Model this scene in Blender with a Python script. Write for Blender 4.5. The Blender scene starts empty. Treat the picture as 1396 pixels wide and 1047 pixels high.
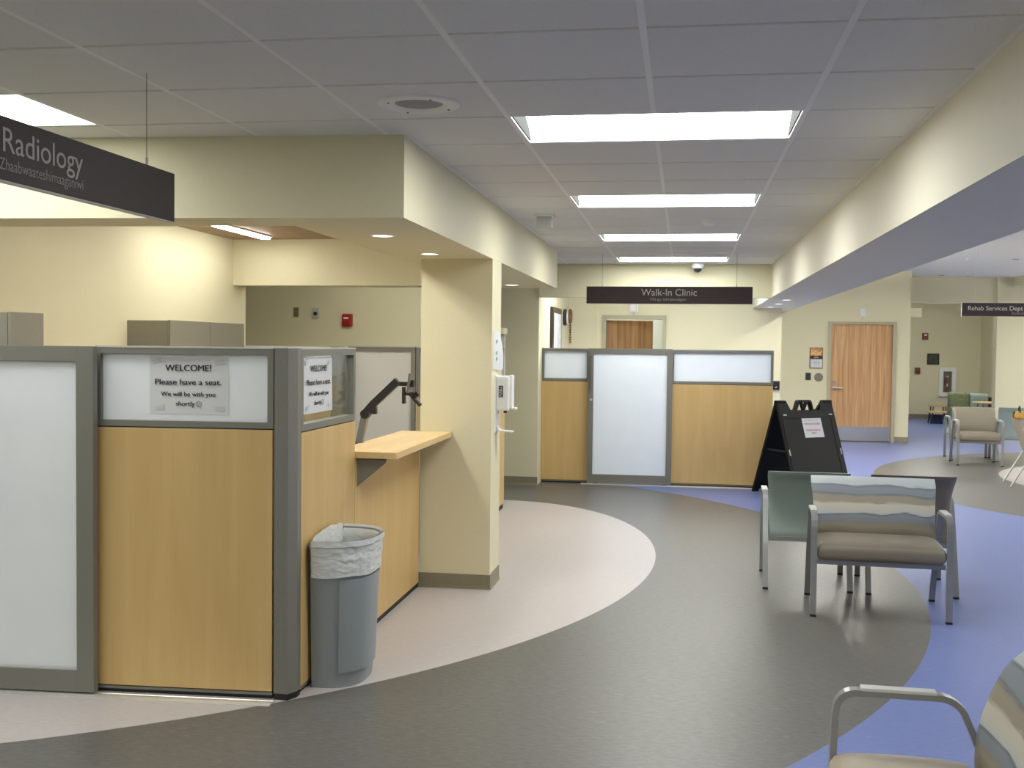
import bpy, bmesh, math, random
from mathutils import Vector, Matrix, Euler
random.seed(7)
D = bpy.data
SC = bpy.context.scene
COL = SC.collection
PI = math.pi

# ------------------------------------------------------------------ materials
def new_mat(name):
    m = D.materials.new(name); m.use_nodes = True
    nt = m.node_tree
    b = nt.nodes['Principled BSDF']
    return m, nt, b
def N(nt, kind, **kw):
    n = nt.nodes.new(kind)
    for k, v in kw.items():
        setattr(n, k, v)
    return n
def rgba(c): return (c[0], c[1], c[2], 1.0)
def ramp(nt, stops, interp='LINEAR'):
    r = N(nt, 'ShaderNodeValToRGB'); cr = r.color_ramp; cr.interpolation = interp
    while len(cr.elements) < len(stops): cr.elements.new(0.5)
    for e, (p, c) in zip(cr.elements, stops):
        e.position = p; e.color = rgba(c)
    return r
def coords(nt, scale=(1, 1, 1), kind='Object'):
    t = N(nt, 'ShaderNodeTexCoord'); mp = N(nt, 'ShaderNodeMapping')
    mp.inputs['Scale'].default_value = scale
    nt.links.new(t.outputs[kind], mp.inputs['Vector'])
    return mp.outputs['Vector']
def plain(name, col, rough=0.5, metal=0.0, var=0.04, nscale=30, bump=0.0, spec=0.5):
    m, nt, b = new_mat(name)
    v = coords(nt)
    n = N(nt, 'ShaderNodeTexNoise'); n.inputs['Scale'].default_value = nscale; n.inputs['Detail'].default_value = 4
    nt.links.new(v, n.inputs['Vector'])
    lo = tuple(max(0, x * (1 - var)) for x in col); hi = tuple(min(1, x * (1 + var)) for x in col)
    r = ramp(nt, [(0.3, lo), (0.7, hi)])
    nt.links.new(n.outputs['Fac'], r.inputs['Fac']); nt.links.new(r.outputs['Color'], b.inputs['Base Color'])
    b.inputs['Roughness'].default_value = rough; b.inputs['Metallic'].default_value = metal
    b.inputs['Specular IOR Level'].default_value = spec
    if bump:
        bp = N(nt, 'ShaderNodeBump'); bp.inputs['Strength'].default_value = bump; bp.inputs['Distance'].default_value = 0.002
        nt.links.new(n.outputs['Fac'], bp.inputs['Height']); nt.links.new(bp.outputs['Normal'], b.inputs['Normal'])
    return m
def wood(name, dark, light, scale=(9, 9, 0.7), rough=0.42, contrast=1.0):
    m, nt, b = new_mat(name)
    v = coords(nt, scale)
    n = N(nt, 'ShaderNodeTexNoise'); n.inputs['Scale'].default_value = 2.2; n.inputs['Detail'].default_value = 6; n.inputs['Distortion'].default_value = 0.9
    nt.links.new(v, n.inputs['Vector'])
    v2 = coords(nt, (scale[0] * 14, scale[1] * 14, scale[2] * 3))
    n2 = N(nt, 'ShaderNodeTexNoise'); n2.inputs['Scale'].default_value = 2.0; n2.inputs['Detail'].default_value = 3
    nt.links.new(v2, n2.inputs['Vector'])
    mx = N(nt, 'ShaderNodeMath', operation='MULTIPLY_ADD')
    mx.inputs[1].default_value = 0.35; nt.links.new(n2.outputs['Fac'], mx.inputs[0]); nt.links.new(n.outputs['Fac'], mx.inputs[2])
    lo = 0.67 - 0.2 / contrast; hi = 0.67 + 0.2 / contrast
    r = ramp(nt, [(max(0, lo), dark), (min(1, hi), light)])
    nt.links.new(mx.outputs[0], r.inputs['Fac']); nt.links.new(r.outputs['Color'], b.inputs['Base Color'])
    b.inputs['Roughness'].default_value = rough
    return m
def emit(name, col, strength):
    m, nt, b = new_mat(name)
    b.inputs['Base Color'].default_value = (0.8, 0.8, 0.8, 1)
    b.inputs['Emission Color'].default_value = rgba(col); b.inputs['Emission Strength'].default_value = strength
    return m

PAINT = (0.72, 0.675, 0.475)
M = {}
M['paint'] = plain('cream wall paint', PAINT, 0.62, var=0.015, nscale=60, bump=0.05)
M['beam'] = plain('beam paint', (0.78, 0.745, 0.62), 0.65, var=0.015, nscale=60, bump=0.05)
M['tile'] = plain('mineral ceiling tile', (0.74, 0.735, 0.71), 0.9, var=0.05, nscale=220, bump=0.25)
M['tbar'] = plain('ceiling grid enamel', (0.82, 0.82, 0.80), 0.5, var=0.02)
M['white'] = plain('white plastic', (0.80, 0.80, 0.79), 0.4, var=0.02)
M['whiteceil'] = plain('white ceiling paint', (0.82, 0.82, 0.80), 0.8, var=0.015, nscale=80)
M['cove'] = plain('olive vinyl cove base', (0.23, 0.205, 0.14), 0.5, var=0.05)
M['frame'] = plain('warm grey partition frame', (0.19, 0.187, 0.165), 0.42, var=0.03, nscale=80)
M['framelight'] = plain('pale grey partition trim', (0.50, 0.50, 0.47), 0.35, var=0.03)
M['alu'] = plain('aluminium track', (0.68, 0.67, 0.64), 0.35, 0.6, var=0.04)
M['seam'] = plain('black seam gasket', (0.012, 0.011, 0.010), 0.7, var=0.1)
M['maple'] = wood('maple laminate', (0.57, 0.385, 0.155), (0.635, 0.44, 0.19), (4.5, 4.5, 0.4))
M['mapletop'] = wood('maple counter top', (0.62, 0.43, 0.19), (0.72, 0.53, 0.27), (7, 0.7, 7))
M['oak'] = wood('oak door veneer', (0.40, 0.215, 0.09), (0.62, 0.38, 0.19), (9, 9, 0.35), 0.45, 1.3)
M['oakdark'] = wood('darker oak door veneer', (0.26, 0.135, 0.05), (0.44, 0.25, 0.11), (9, 9, 0.35), 0.45, 1.5)
M['woodceil'] = wood('brown wood ceiling panel', (0.26, 0.15, 0.075), (0.33, 0.20, 0.105), (4, 0.5, 4), 0.5)
M['doorframe'] = plain('olive grey door frame', (0.42, 0.385, 0.27), 0.45, var=0.02)
M['cabinet'] = plain('grey cabinet laminate', (0.255, 0.24, 0.195), 0.45, var=0.03)
M['tack'] = plain('pale grey fabric panel', (0.62, 0.62, 0.62), 0.9, var=0.06, nscale=300)
M['tan_tack'] = plain('tan fabric panel', (0.47, 0.39, 0.24), 0.9, var=0.06, nscale=300)
M['signface'] = plain('dark plum sign face', (0.046, 0.031, 0.032), 0.5, var=0.05, spec=0.25)
M['signedge'] = plain('pale sign edge', (0.62, 0.61, 0.58), 0.4, var=0.02)
M['letter'] = plain('warm grey sign letters', (0.46, 0.43, 0.40), 0.5, var=0.02)
M['letterpale'] = plain('pale sign letters', (0.80, 0.77, 0.72), 0.5, var=0.02)
M['letterdim'] = plain('dim sign letters', (0.31, 0.285, 0.27), 0.5, var=0.02)
M['paper'] = plain('white paper', (0.66, 0.67, 0.69), 0.7, var=0.015)
M['tape'] = plain('grey matte tape', (0.56, 0.57, 0.60), 0.5, var=0.03)
M['ink'] = plain('black ink', (0.012, 0.012, 0.015), 0.6, var=0.05)
M['redink'] = plain('red ink', (0.45, 0.02, 0.02), 0.6, var=0.05)
M['greyink'] = plain('pale grey ink', (0.42, 0.45, 0.43), 0.6, var=0.05)
M['binplastic'] = plain('grey bin plastic', (0.25, 0.28, 0.295), 0.45, var=0.04, nscale=120, bump=0.05)
M['silver'] = plain('silver grey chair frame', (0.30, 0.31, 0.315), 0.32, 0.45, var=0.03)
M['silvercap'] = plain('pale arm cap', (0.62, 0.62, 0.61), 0.35, 0.1, var=0.02)
M['darkplastic'] = plain('black plastic', (0.014, 0.014, 0.016), 0.4, var=0.1)
M['signblack'] = plain('matte black sign board', (0.009, 0.009, 0.0085), 0.6, var=0.15, nscale=200, bump=0.1, spec=0.25)
M['taupe'] = plain('taupe vinyl', (0.215, 0.188, 0.145), 0.42, var=0.05, nscale=140, bump=0.06)
M['brownvinyl'] = plain('brown grey vinyl', (0.19, 0.163, 0.125), 0.42, var=0.05, nscale=140, bump=0.06)
M['greenvinyl'] = plain('sage green vinyl', (0.26, 0.325, 0.30), 0.42, var=0.05, nscale=140, bump=0.06)
M['bluevinyl'] = plain('pale blue vinyl', (0.33, 0.42, 0.44), 0.42, var=0.05, nscale=140, bump=0.06)
M['tanvinyl'] = plain('tan vinyl', (0.42, 0.36, 0.27), 0.45, var=0.04)
M['greenfabric'] = plain('mottled green fabric', (0.19, 0.215, 0.125), 0.9, var=0.45, nscale=55)
M['red'] = plain('red alarm plastic', (0.36, 0.012, 0.016), 0.35, var=0.03)
M['darkred'] = plain('dark red plastic', (0.22, 0.035, 0.03), 0.4, var=0.1)
M['steel'] = plain('brushed steel', (0.55, 0.55, 0.56), 0.28, 0.9, var=0.04)
M['brass'] = plain('tan metal plate', (0.25, 0.20, 0.12), 0.4, 0.2, var=0.05)
M['bronze'] = plain('grey bronze plate', (0.17, 0.155, 0.13), 0.45, 0.2, var=0.05)
M['navy'] = plain('dark navy ink', (0.012, 0.014, 0.055), 0.4, var=0.05)
M['armgrey'] = plain('grey metal arm', (0.20, 0.215, 0.225), 0.35, 0.3, var=0.03)
M['darkframe'] = plain('dark brown picture frame', (0.045, 0.025, 0.018), 0.4, var=0.1)
M['mat_print'] = plain('pale print', (0.52, 0.54, 0.55), 0.7, var=0.25, nscale=14)
M['warmphoto'] = plain('warm brown photo print', (0.55, 0.30, 0.10), 0.5, var=0.75, nscale=22)
M['darkphoto'] = plain('dark green print', (0.035, 0.045, 0.025), 0.4, var=0.5, nscale=10)
M['beads'] = plain('brown woven ornament', (0.24, 0.14, 0.06), 0.7, var=0.6, nscale=60)
M['tabletop'] = wood('light wood table top', (0.60, 0.40, 0.20), (0.70, 0.50, 0.28), (3, 9, 9))
M['navymetal'] = plain('dark blue painted legs', (0.02, 0.035, 0.085), 0.4, var=0.05)
M['gold'] = plain('yellow gold fabric', (0.62, 0.36, 0.07), 0.5, var=0.15)
M['mesh'] = plain('grey speaker mesh', (0.33, 0.33, 0.32), 0.7, var=0.3, nscale=400)
M['aqua'] = plain('pale green grey wall paint', (0.44, 0.47, 0.39), 0.7, var=0.02)
LAMP = (0.985, 1.0, 0.955)
M['lens'] = emit('troffer lens', LAMP, 17.0)
M['lens_soft'] = emit('corridor troffer lens', LAMP, 10.5)
M['lens_warm'] = emit('downlight lens', (1.0, 0.94, 0.82), 5.0)
M['lens_line'] = emit('linear lens', (1.0, 0.985, 0.90), 34.0)
M['lens_fill'] = emit('added fill lens', (1.0, 0.985, 0.91), 105.0)  # glow of the unseen pendants added on the rehab side
M['lens_small'] = emit('small downlight lens', (1.0, 0.96, 0.9), 5.0)
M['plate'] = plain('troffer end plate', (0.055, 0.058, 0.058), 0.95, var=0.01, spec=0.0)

# frosted glazing: real translucent sheet
def frosted():
    m, nt, b = new_mat('frosted glazing')
    b.inputs['Base Color'].default_value = (0.80, 0.81, 0.82, 1)
    b.inputs['Roughness'].default_value = 0.38
    tr = N(nt, 'ShaderNodeBsdfTranslucent'); tr.inputs['Color'].default_value = (0.88, 0.93, 0.99, 1)
    v = coords(nt); n = N(nt, 'ShaderNodeTexNoise'); n.inputs['Scale'].default_value = 5
    nt.links.new(v, n.inputs['Vector'])
    r = ramp(nt, [(0.3, (0.85, 0.875, 0.915)), (0.7, (0.89, 0.915, 0.95))])
    nt.links.new(n.outputs['Fac'], r.inputs['Fac']); nt.links.new(r.outputs['Color'], b.inputs['Base Color'])
    mx = N(nt, 'ShaderNodeMixShader'); mx.inputs[0].default_value = 0.42
    out = nt.nodes['Material Output']
    nt.links.new(b.outputs[0], mx.inputs[1]); nt.links.new(tr.outputs[0], mx.inputs[2]); nt.links.new(mx.outputs[0], out.inputs['Surface'])
    return m
M['frosted'] = frosted()
def clear_glass():
    m, nt, b = new_mat('clear glazing')
    tr = N(nt, 'ShaderNodeBsdfTransparent'); tr.inputs['Color'].default_value = (0.93, 0.95, 0.93, 1)
    gl = N(nt, 'ShaderNodeBsdfGlossy'); gl.inputs['Roughness'].default_value = 0.02
    lw = N(nt, 'ShaderNodeLayerWeight'); lw.inputs['Blend'].default_value = 0.5
    pw5 = N(nt, 'ShaderNodeMath', operation='POWER'); pw5.inputs[1].default_value = 5.0; nt.links.new(lw.outputs['Facing'], pw5.inputs[0])
    fr = N(nt, 'ShaderNodeMath', operation='MULTIPLY_ADD'); fr.inputs[1].default_value = 0.45; fr.inputs[2].default_value = 0.03; nt.links.new(pw5.outputs[0], fr.inputs[0])
    v = coords(nt); n = N(nt, 'ShaderNodeTexNoise'); n.inputs['Scale'].default_value = 2
    nt.links.new(v, n.inputs['Vector'])
    mx = N(nt, 'ShaderNodeMixShader'); nt.links.new(fr.outputs[0], mx.inputs[0])
    nt.links.new(tr.outputs[0], mx.inputs[1]); nt.links.new(gl.outputs[0], mx.inputs[2])
    nt.links.new(mx.outputs[0], nt.nodes['Material Output'].inputs['Surface'])
    return m
M['glass'] = clear_glass()
def liner():
    m, nt, b = new_mat('translucent bin liner')
    b.inputs['Base Color'].default_value = (0.74, 0.76, 0.76, 1); b.inputs['Roughness'].default_value = 0.3
    b.inputs['Alpha'].default_value = 0.86
    v = coords(nt, (1, 1, 2.2)); n = N(nt, 'ShaderNodeTexNoise'); n.inputs['Scale'].default_value = 9; n.inputs['Detail'].default_value = 4; n.inputs['Distortion'].default_value = 1.6
    nt.links.new(v, n.inputs['Vector'])
    bp = N(nt, 'ShaderNodeBump'); bp.inputs['Strength'].default_value = 0.4; bp.inputs['Distance'].default_value = 0.02
    nt.links.new(n.outputs['Fac'], bp.inputs['Height']); nt.links.new(bp.outputs['Normal'], b.inputs['Normal'])
    return m
M['liner'] = liner()
def patterned():
    m, nt, b = new_mat('wavy striped fabric')
    t = N(nt, 'ShaderNodeTexCoord'); sep = N(nt, 'ShaderNodeSeparateXYZ'); nt.links.new(t.outputs['Object'], sep.inputs[0])
    mp = N(nt, 'ShaderNodeMapping'); mp.inputs['Scale'].default_value = (2.6, 0.0, 5.0); nt.links.new(t.outputs['Object'], mp.inputs['Vector'])
    n = N(nt, 'ShaderNodeTexNoise'); n.inputs['Scale'].default_value = 1.5; n.inputs['Detail'].default_value = 1.5; nt.links.new(mp.outputs[0], n.inputs['Vector'])
    mp2 = N(nt, 'ShaderNodeMapping'); mp2.inputs['Scale'].default_value = (3, 0.0, 60); nt.links.new(t.outputs['Object'], mp2.inputs['Vector'])
    n2 = N(nt, 'ShaderNodeTexNoise'); n2.inputs['Scale'].default_value = 1.5; n2.inputs['Detail'].default_value = 3; nt.links.new(mp2.outputs[0], n2.inputs['Vector'])
    a = N(nt, 'ShaderNodeMath', operation='MULTIPLY_ADD'); a.inputs[1].default_value = 0.075; nt.links.new(n.outputs['Fac'], a.inputs[0]); nt.links.new(sep.outputs['Z'], a.inputs[2])
    c = N(nt, 'ShaderNodeMath', operation='MULTIPLY_ADD'); c.inputs[1].default_value = 0.03; nt.links.new(n2.outputs['Fac'], c.inputs[0]); nt.links.new(a.outputs[0], c.inputs[2])
    mr = N(nt, 'ShaderNodeMapRange'); mr.inputs['From Min'].default_value = 0.42; mr.inputs['From Max'].default_value = 0.865
    nt.links.new(c.outputs[0], mr.inputs['Value'])
    T = (0.225, 0.195, 0.145); T2 = (0.30, 0.27, 0.21); BL = (0.215, 0.245, 0.285); BD = (0.15, 0.165, 0.185); CR = (0.52, 0.50, 0.43); PW = (0.45, 0.49, 0.50)
    r = ramp(nt, [(0.0, T), (0.24, T), (0.32, T2), (0.385, (0.25, 0.24, 0.21)), (0.40, BL), (0.47, BL), (0.50, BD), (0.515, PW), (0.58, CR), (0.64, CR), (0.67, T2), (0.74, T2), (0.78, BD), (0.79, BL), (0.87, BL), (0.90, BD), (0.915, PW), (1.0, PW)])
    nt.links.new(mr.outputs[0], r.inputs['Fac']); nt.links.new(r.outputs['Color'], b.inputs['Base Color'])
    b.inputs['Roughness'].default_value = 0.75
    return m
M['pattern'] = patterned()

# sheet flooring: three colours laid out in large curves
def floor_mat():
    m, nt, b = new_mat('sheet linoleum')
    t = N(nt, 'ShaderNodeTexCoord'); sep = N(nt, 'ShaderNodeSeparateXYZ'); nt.links.new(t.outputs['Object'], sep.inputs[0])
    X, Y = sep.outputs['X'], sep.outputs['Y']
    def op(o, a, bb=None):
        n = N(nt, 'ShaderNodeMath', operation=o)
        for i, s in enumerate((a, bb)):
            if s is None: continue
            if isinstance(s, (int, float)): n.inputs[i].default_value = s
            else: nt.links.new(s, n.inputs[i])
        return n.outputs[0]
    def inside(cx, cy, rx, ry):
        dx = op('DIVIDE', op('SUBTRACT', X, cx), rx); dy = op('DIVIDE', op('SUBTRACT', Y, cy), ry)
        return op('LESS_THAN', op('ADD', op('MULTIPLY', dx, dx), op('MULTIPLY', dy, dy)), 1.0)
    near = op('LESS_THAN', Y, 8.6)
    w1 = op('MULTIPLY', inside(-5.461, 8.598, 5.269, 5.269), near)
    w2 = op('MULTIPLY', op('MAXIMUM', inside(-1.892, 8.6, 1.7, 2.95), op('MULTIPLY', op('LESS_THAN', X, -1.892), op('LESS_THAN', Y, 11.55))), op('SUBTRACT', 1.0, near))
    white = op('MAXIMUM', op('MAXIMUM', w1, w2), inside(6.776, 14.844, 2.642, 2.642))
    grey = op('MAXIMUM', op('MAXIMUM', inside(-4.76, 8.134, 6.39, 6.39), inside(7.35, 14.42, 4.87, 4.87)), op('LESS_THAN', Y, 2.2))  # unseen floor behind the camera made grey to cut blue bounce light
    def streak(lo, hi, sc):
        mp = N(nt, 'ShaderNodeMapping'); mp.inputs['Scale'].default_value = sc; nt.links.new(t.outputs['Object'], mp.inputs['Vector'])
        n = N(nt, 'ShaderNodeTexNoise'); n.inputs['Scale'].default_value = 8; n.inputs['Detail'].default_value = 8; n.inputs['Roughness'].default_value = 0.78
        nt.links.new(mp.outputs[0], n.inputs['Vector'])
        r = ramp(nt, [(0.28, lo), (0.72, hi)]); nt.links.new(n.outputs['Fac'], r.inputs['Fac'])
        return r.outputs['Color']
    sc = (2.4, 8.5, 1)
    cb = streak((0.125, 0.165, 0.37), (0.175, 0.22, 0.46), sc)
    cg = streak((0.078, 0.075, 0.070), (0.180, 0.173, 0.162), sc)
    cw = streak((0.44, 0.405, 0.40), (0.57, 0.53, 0.52), sc)
    def mix(f, a, bb):
        n = N(nt, 'ShaderNodeMix', data_type='RGBA')
        nt.links.new(f, n.inputs['Factor']); nt.links.new(a, n.inputs['A']); nt.links.new(bb, n.inputs['B'])
        return n.outputs['Result']
    col = mix(white, mix(grey, cb, cg), cw)
    # pale flecks
    mp = N(nt, 'ShaderNodeMapping'); mp.inputs['Scale'].default_value = (11, 38, 1); nt.links.new(t.outputs['Object'], mp.inputs['Vector'])
    n = N(nt, 'ShaderNodeTexNoise'); n.inputs['Scale'].default_value = 1.3; n.inputs['Detail'].default_value = 2; nt.links.new(mp.outputs[0], n.inputs['Vector'])
    fl = ramp(nt, [(0.70, (0, 0, 0)), (0.78, (0.35, 0.35, 0.35))]); nt.links.new(n.outputs['Fac'], fl.inputs['Fac'])
    lt = N(nt, 'ShaderNodeRGB'); lt.outputs[0].default_value = (0.5, 0.48, 0.45, 1)
    col = mix(fl.outputs['Color'], col, lt.outputs[0])
    nt.links.new(col, b.inputs['Base Color'])
    b.inputs['Roughness'].default_value = 0.36; b.inputs['Specular IOR Level'].default_value = 0.28
    return m
M['floor'] = floor_mat()

# ------------------------------------------------------------------ mesh builder
class MB:
    def __init__(self): self.bm = bmesh.new(); self.smooth = False
    def merge(self, other):
        me = D.meshes.new('tmp'); other.to_mesh(me); self.bm.from_mesh(me); D.meshes.remove(me); other.free(); return self
    def box(self, x0, x1, y0, y1, z0, z1, bev=0.0, seg=2):
        b = bmesh.new(); bmesh.ops.create_cube(b, size=1)
        for v in b.verts:
            v.co = Vector(((x0 + x1) / 2 + v.co.x * (x1 - x0), (y0 + y1) / 2 + v.co.y * (y1 - y0), (z0 + z1) / 2 + v.co.z * (z1 - z0)))
        if bev: bmesh.ops.bevel(b, geom=b.edges[:], offset=bev, segments=seg, affect='EDGES', profile=0.6)
        return self.merge(b)
    def prism(self, pts, axis, a, c, bev=0.0):
        """polygon pts (2D) extruded from a to c along axis 'x','y' or 'z'"""
        b = bmesh.new()
        def P(p, w):
            return {'x': (w, p[0], p[1]), 'y': (p[0], w, p[1]), 'z': (p[0], p[1], w)}[axis]
        v0 = [b.verts.new(P(p, a)) for p in pts]; v1 = [b.verts.new(P(p, c)) for p in pts]
        n = len(pts)
        b.faces.new(v0); b.faces.new(v1[::-1])
        for i in range(n): b.faces.new((v0[i], v0[(i + 1) % n], v1[(i + 1) % n], v1[i]))
        bmesh.ops.recalc_face_normals(b, faces=b.faces[:])
        if bev: bmesh.ops.bevel(b, geom=b.edges[:], offset=bev, segments=2, affect='EDGES', profile=0.6)
        return self.merge(b)
    def cyl(self, c, r, h, axis='z', seg=32, r2=None, bev=0.0):
        b = bmesh.new()
        bmesh.ops.create_cone(b, cap_ends=True, segments=seg, radius1=r, radius2=r if r2 is None else r2, depth=h)
        if bev:
            bmesh.ops.bevel(b, geom=[e for e in b.edges if e.calc_face_angle(0) > 0.8], offset=bev, segments=2, affect='EDGES')
        rot = {'z': Matrix(), 'x': Matrix.Rotation(PI / 2, 4, 'Y'), 'y': Matrix.Rotation(PI / 2, 4, 'X')}[axis]
        b.transform(Matrix.Translation(c) @ rot); return self.merge(b)
    def lathe(self, prof, c, seg=40, axis='z'):
        b = bmesh.new(); rings = []
        for r, z in prof:
            rings.append([b.verts.new((max(r, 1e-5) * math.cos(2 * PI * i / seg), max(r, 1e-5) * math.sin(2 * PI * i / seg), z)) for i in range(seg)])
        for A, B in zip(rings, rings[1:]):
            for i in range(seg): b.faces.new((A[i], A[(i + 1) % seg], B[(i + 1) % seg], B[i]))
        bmesh.ops.remove_doubles(b, verts=b.verts[:], dist=2e-5)
        bmesh.ops.recalc_face_normals(b, faces=b.faces[:])
        rot = {'z': Matrix(), 'x': Matrix.Rotation(PI / 2, 4, 'Y'), 'y': Matrix.Rotation(PI / 2, 4, 'X')}[axis]
        b.transform(Matrix.Translation(c) @ rot); self.smooth = True; return self.merge(b)
    def sweep(self, path, prof, side=Vector((1, 0, 0)), cap=True):
        """closed profile prof (u along side, v along the in-plane normal) swept along a planar path"""
        b = bmesh.new(); rings = []; n = len(path); path = [Vector(p) for p in path]
        for i, p in enumerate(path):
            t0 = (path[i] - path[i - 1]).normalized() if i else None
            t1 = (path[i + 1] - path[i]).normalized() if i < n - 1 else None
            t = (t0 or t1) if not (t0 and t1) else (t0 + t1).normalized()
            nrm = side.cross(t).normalized()
            k = 1.0
            if t0 and t1: k = 1 / max(0.5, t.dot(t1))
            rings.append([b.verts.new(p + side * u + nrm * (v * k)) for u, v in prof])
        m = len(prof)
        for A, B in zip(rings, rings[1:]):
            for i in range(m): b.faces.new((A[i], A[(i + 1) % m], B[(i + 1) % m], B[i]))
        if cap: b.faces.new(rings[0]); b.faces.new(rings[-1])
        bmesh.ops.recalc_face_normals(b, faces=b.faces[:])
        return self.merge(b)
    def tube(self, path, r, seg=12):
        path = [Vector(p) for p in path]
        b = bmesh.new(); rings = []; n = len(path); up = None
        for i, p in enumerate(path):
            t = (path[min(i + 1, n - 1)] - path[max(i - 1, 0)]).normalized()
            if up is None: up = Vector((0, 0, 1)) if abs(t.z) < 0.9 else Vector((1, 0, 0))
            s = t.cross(up).normalized(); up = s.cross(t).normalized()
            rings.append([b.verts.new(p + (s * math.cos(2 * PI * j / seg) + up * math.sin(2 * PI * j / seg)) * r) for j in range(seg)])
        for A, B in zip(rings, rings[1:]):
            for i in range(seg): b.faces.new((A[i], A[(i + 1) % seg], B[(i + 1) % seg], B[i]))
        b.faces.new(rings[0]); b.faces.new(rings[-1])
        bmesh.ops.recalc_face_normals(b, faces=b.faces[:]); self.smooth = True
        return self.merge(b)
    def cushion(self, x0, x1, y0, y1, z0, z1, r=0.03, bulge=0.0, cuts=12):
        b = bmesh.new(); bmesh.ops.create_cube(b, size=2)
        bmesh.ops.subdivide_edges(b, edges=b.edges[:], cuts=cuts, use_grid_fill=True)
        h = Vector(((x1 - x0) / 2, (y1 - y0) / 2, (z1 - z0) / 2)); c = Vector(((x0 + x1) / 2, (y0 + y1) / 2, (z0 + z1) / 2))
        for v in b.verts:
            q = v.co.copy()
            def sm(t): return math.copysign(1 - (1 - abs(t)) ** 1.6, t)
            p = Vector((sm(q.x) * h.x, sm(q.y) * h.y, sm(q.z) * h.z))
            inn = Vector([max(-(h[i] - r), min(h[i] - r, p[i])) for i in range(3)])
            d = p - inn
            if d.length > 1e-6: p = inn + d.normalized() * min(r, max(abs(d.x), abs(d.y), abs(d.z)))
            if bulge and q.z > 0: p.z += bulge * (1 - q.x ** 4) * (1 - q.y ** 2) * q.z
            v.co = c + p
        self.smooth = True
        return self.merge(b)
    def grid(self, fn, nu, nv, thick=0.0, closed=False):
        b = bmesh.new()
        vs = [[b.verts.new(fn(i / nu, j / nv)) for j in range(nv + 1)] for i in range(nu + 1)]
        for i in range(nu):
            for j in range(nv): b.faces.new((vs[i][j], vs[i + 1][j], vs[i + 1][j + 1], vs[i][j + 1]))
        if thick: 
            bmesh.ops.recalc_face_normals(b, faces=b.faces[:])
            bmesh.ops.solidify(b, geom=b.faces[:], thickness=thick)
        self.smooth = True
        return self.merge(b)
    def rot(self, ang, axis, about=(0, 0, 0)):
        T = Matrix.Translation(about) @ Matrix.Rotation(ang, 4, axis) @ Matrix.Translation(-Vector(about)); self.bm.transform(T); return self

def root_loc(o):
    p = Vector((0, 0, 0))
    while o is not None: p += o.location; o = o.parent
    return p
def link(name, me, mat, parent=None):
    o = D.objects.new(name, me); COL.objects.link(o)
    if mat is not None: me.materials.append(mat)
    if parent is not None: o.parent = parent
    return o
def finish(name, mb, smooth=None):
    me = D.meshes.new(name); mb.bm.to_mesh(me); mb.bm.free()
    if mb.smooth if smooth is None else smooth:
        for p in me.polygons: p.use_smooth = True
        if hasattr(me, 'set_sharp_from_angle'): me.set_sharp_from_angle(angle=math.radians(40))
    return me
def part(name, mb, mat, parent, local=False, label=None):
    me = finish(name, mb)
    if not local: me.transform(Matrix.Translation(-root_loc(parent)))
    o = link(name, me, mat, parent)
    if label: o['label'] = label
    return o
def thing(name, label, cat, loc=(0, 0, 0), rz=0.0, group=None):
    o = D.objects.new(name, None); COL.objects.link(o); o.empty_display_size = 0.1
    o.location = loc; o.rotation_euler = (0, 0, rz); o['label'] = label; o['category'] = cat
    if group: o['group'] = group
    return o
def solo(name, mb, mat, label, cat, group=None):
    me = finish(name, mb)
    c = [v.co for v in me.vertices]
    base = Vector(((min(v.x for v in c) + max(v.x for v in c)) / 2, (min(v.y for v in c) + max(v.y for v in c)) / 2, min(v.z for v in c)))
    me.transform(Matrix.Translation(-base)); o = link(name, me, mat); o.location = base
    o['label'] = label; o['category'] = cat
    if group: o['group'] = group
    return o
def struct(name, mb, mat, parent=None):
    me = finish(name, mb); o = link(name, me, mat, parent)
    if parent is None: o['kind'] = 'structure'
    return o
def dup(root, loc=None, rz=None, label=None):
    r = root.copy(); COL.objects.link(r)
    if loc is not None: r.location = loc
    if rz is not None: r.rotation_euler = (0, 0, rz)
    if label: r['label'] = label
    for ch in list(root.children):
        c = ch.copy(); COL.objects.link(c); c.parent = r
        for g in list(ch.children):
            d = g.copy(); COL.objects.link(d); d.parent = c
    return r
_capH = None
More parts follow.
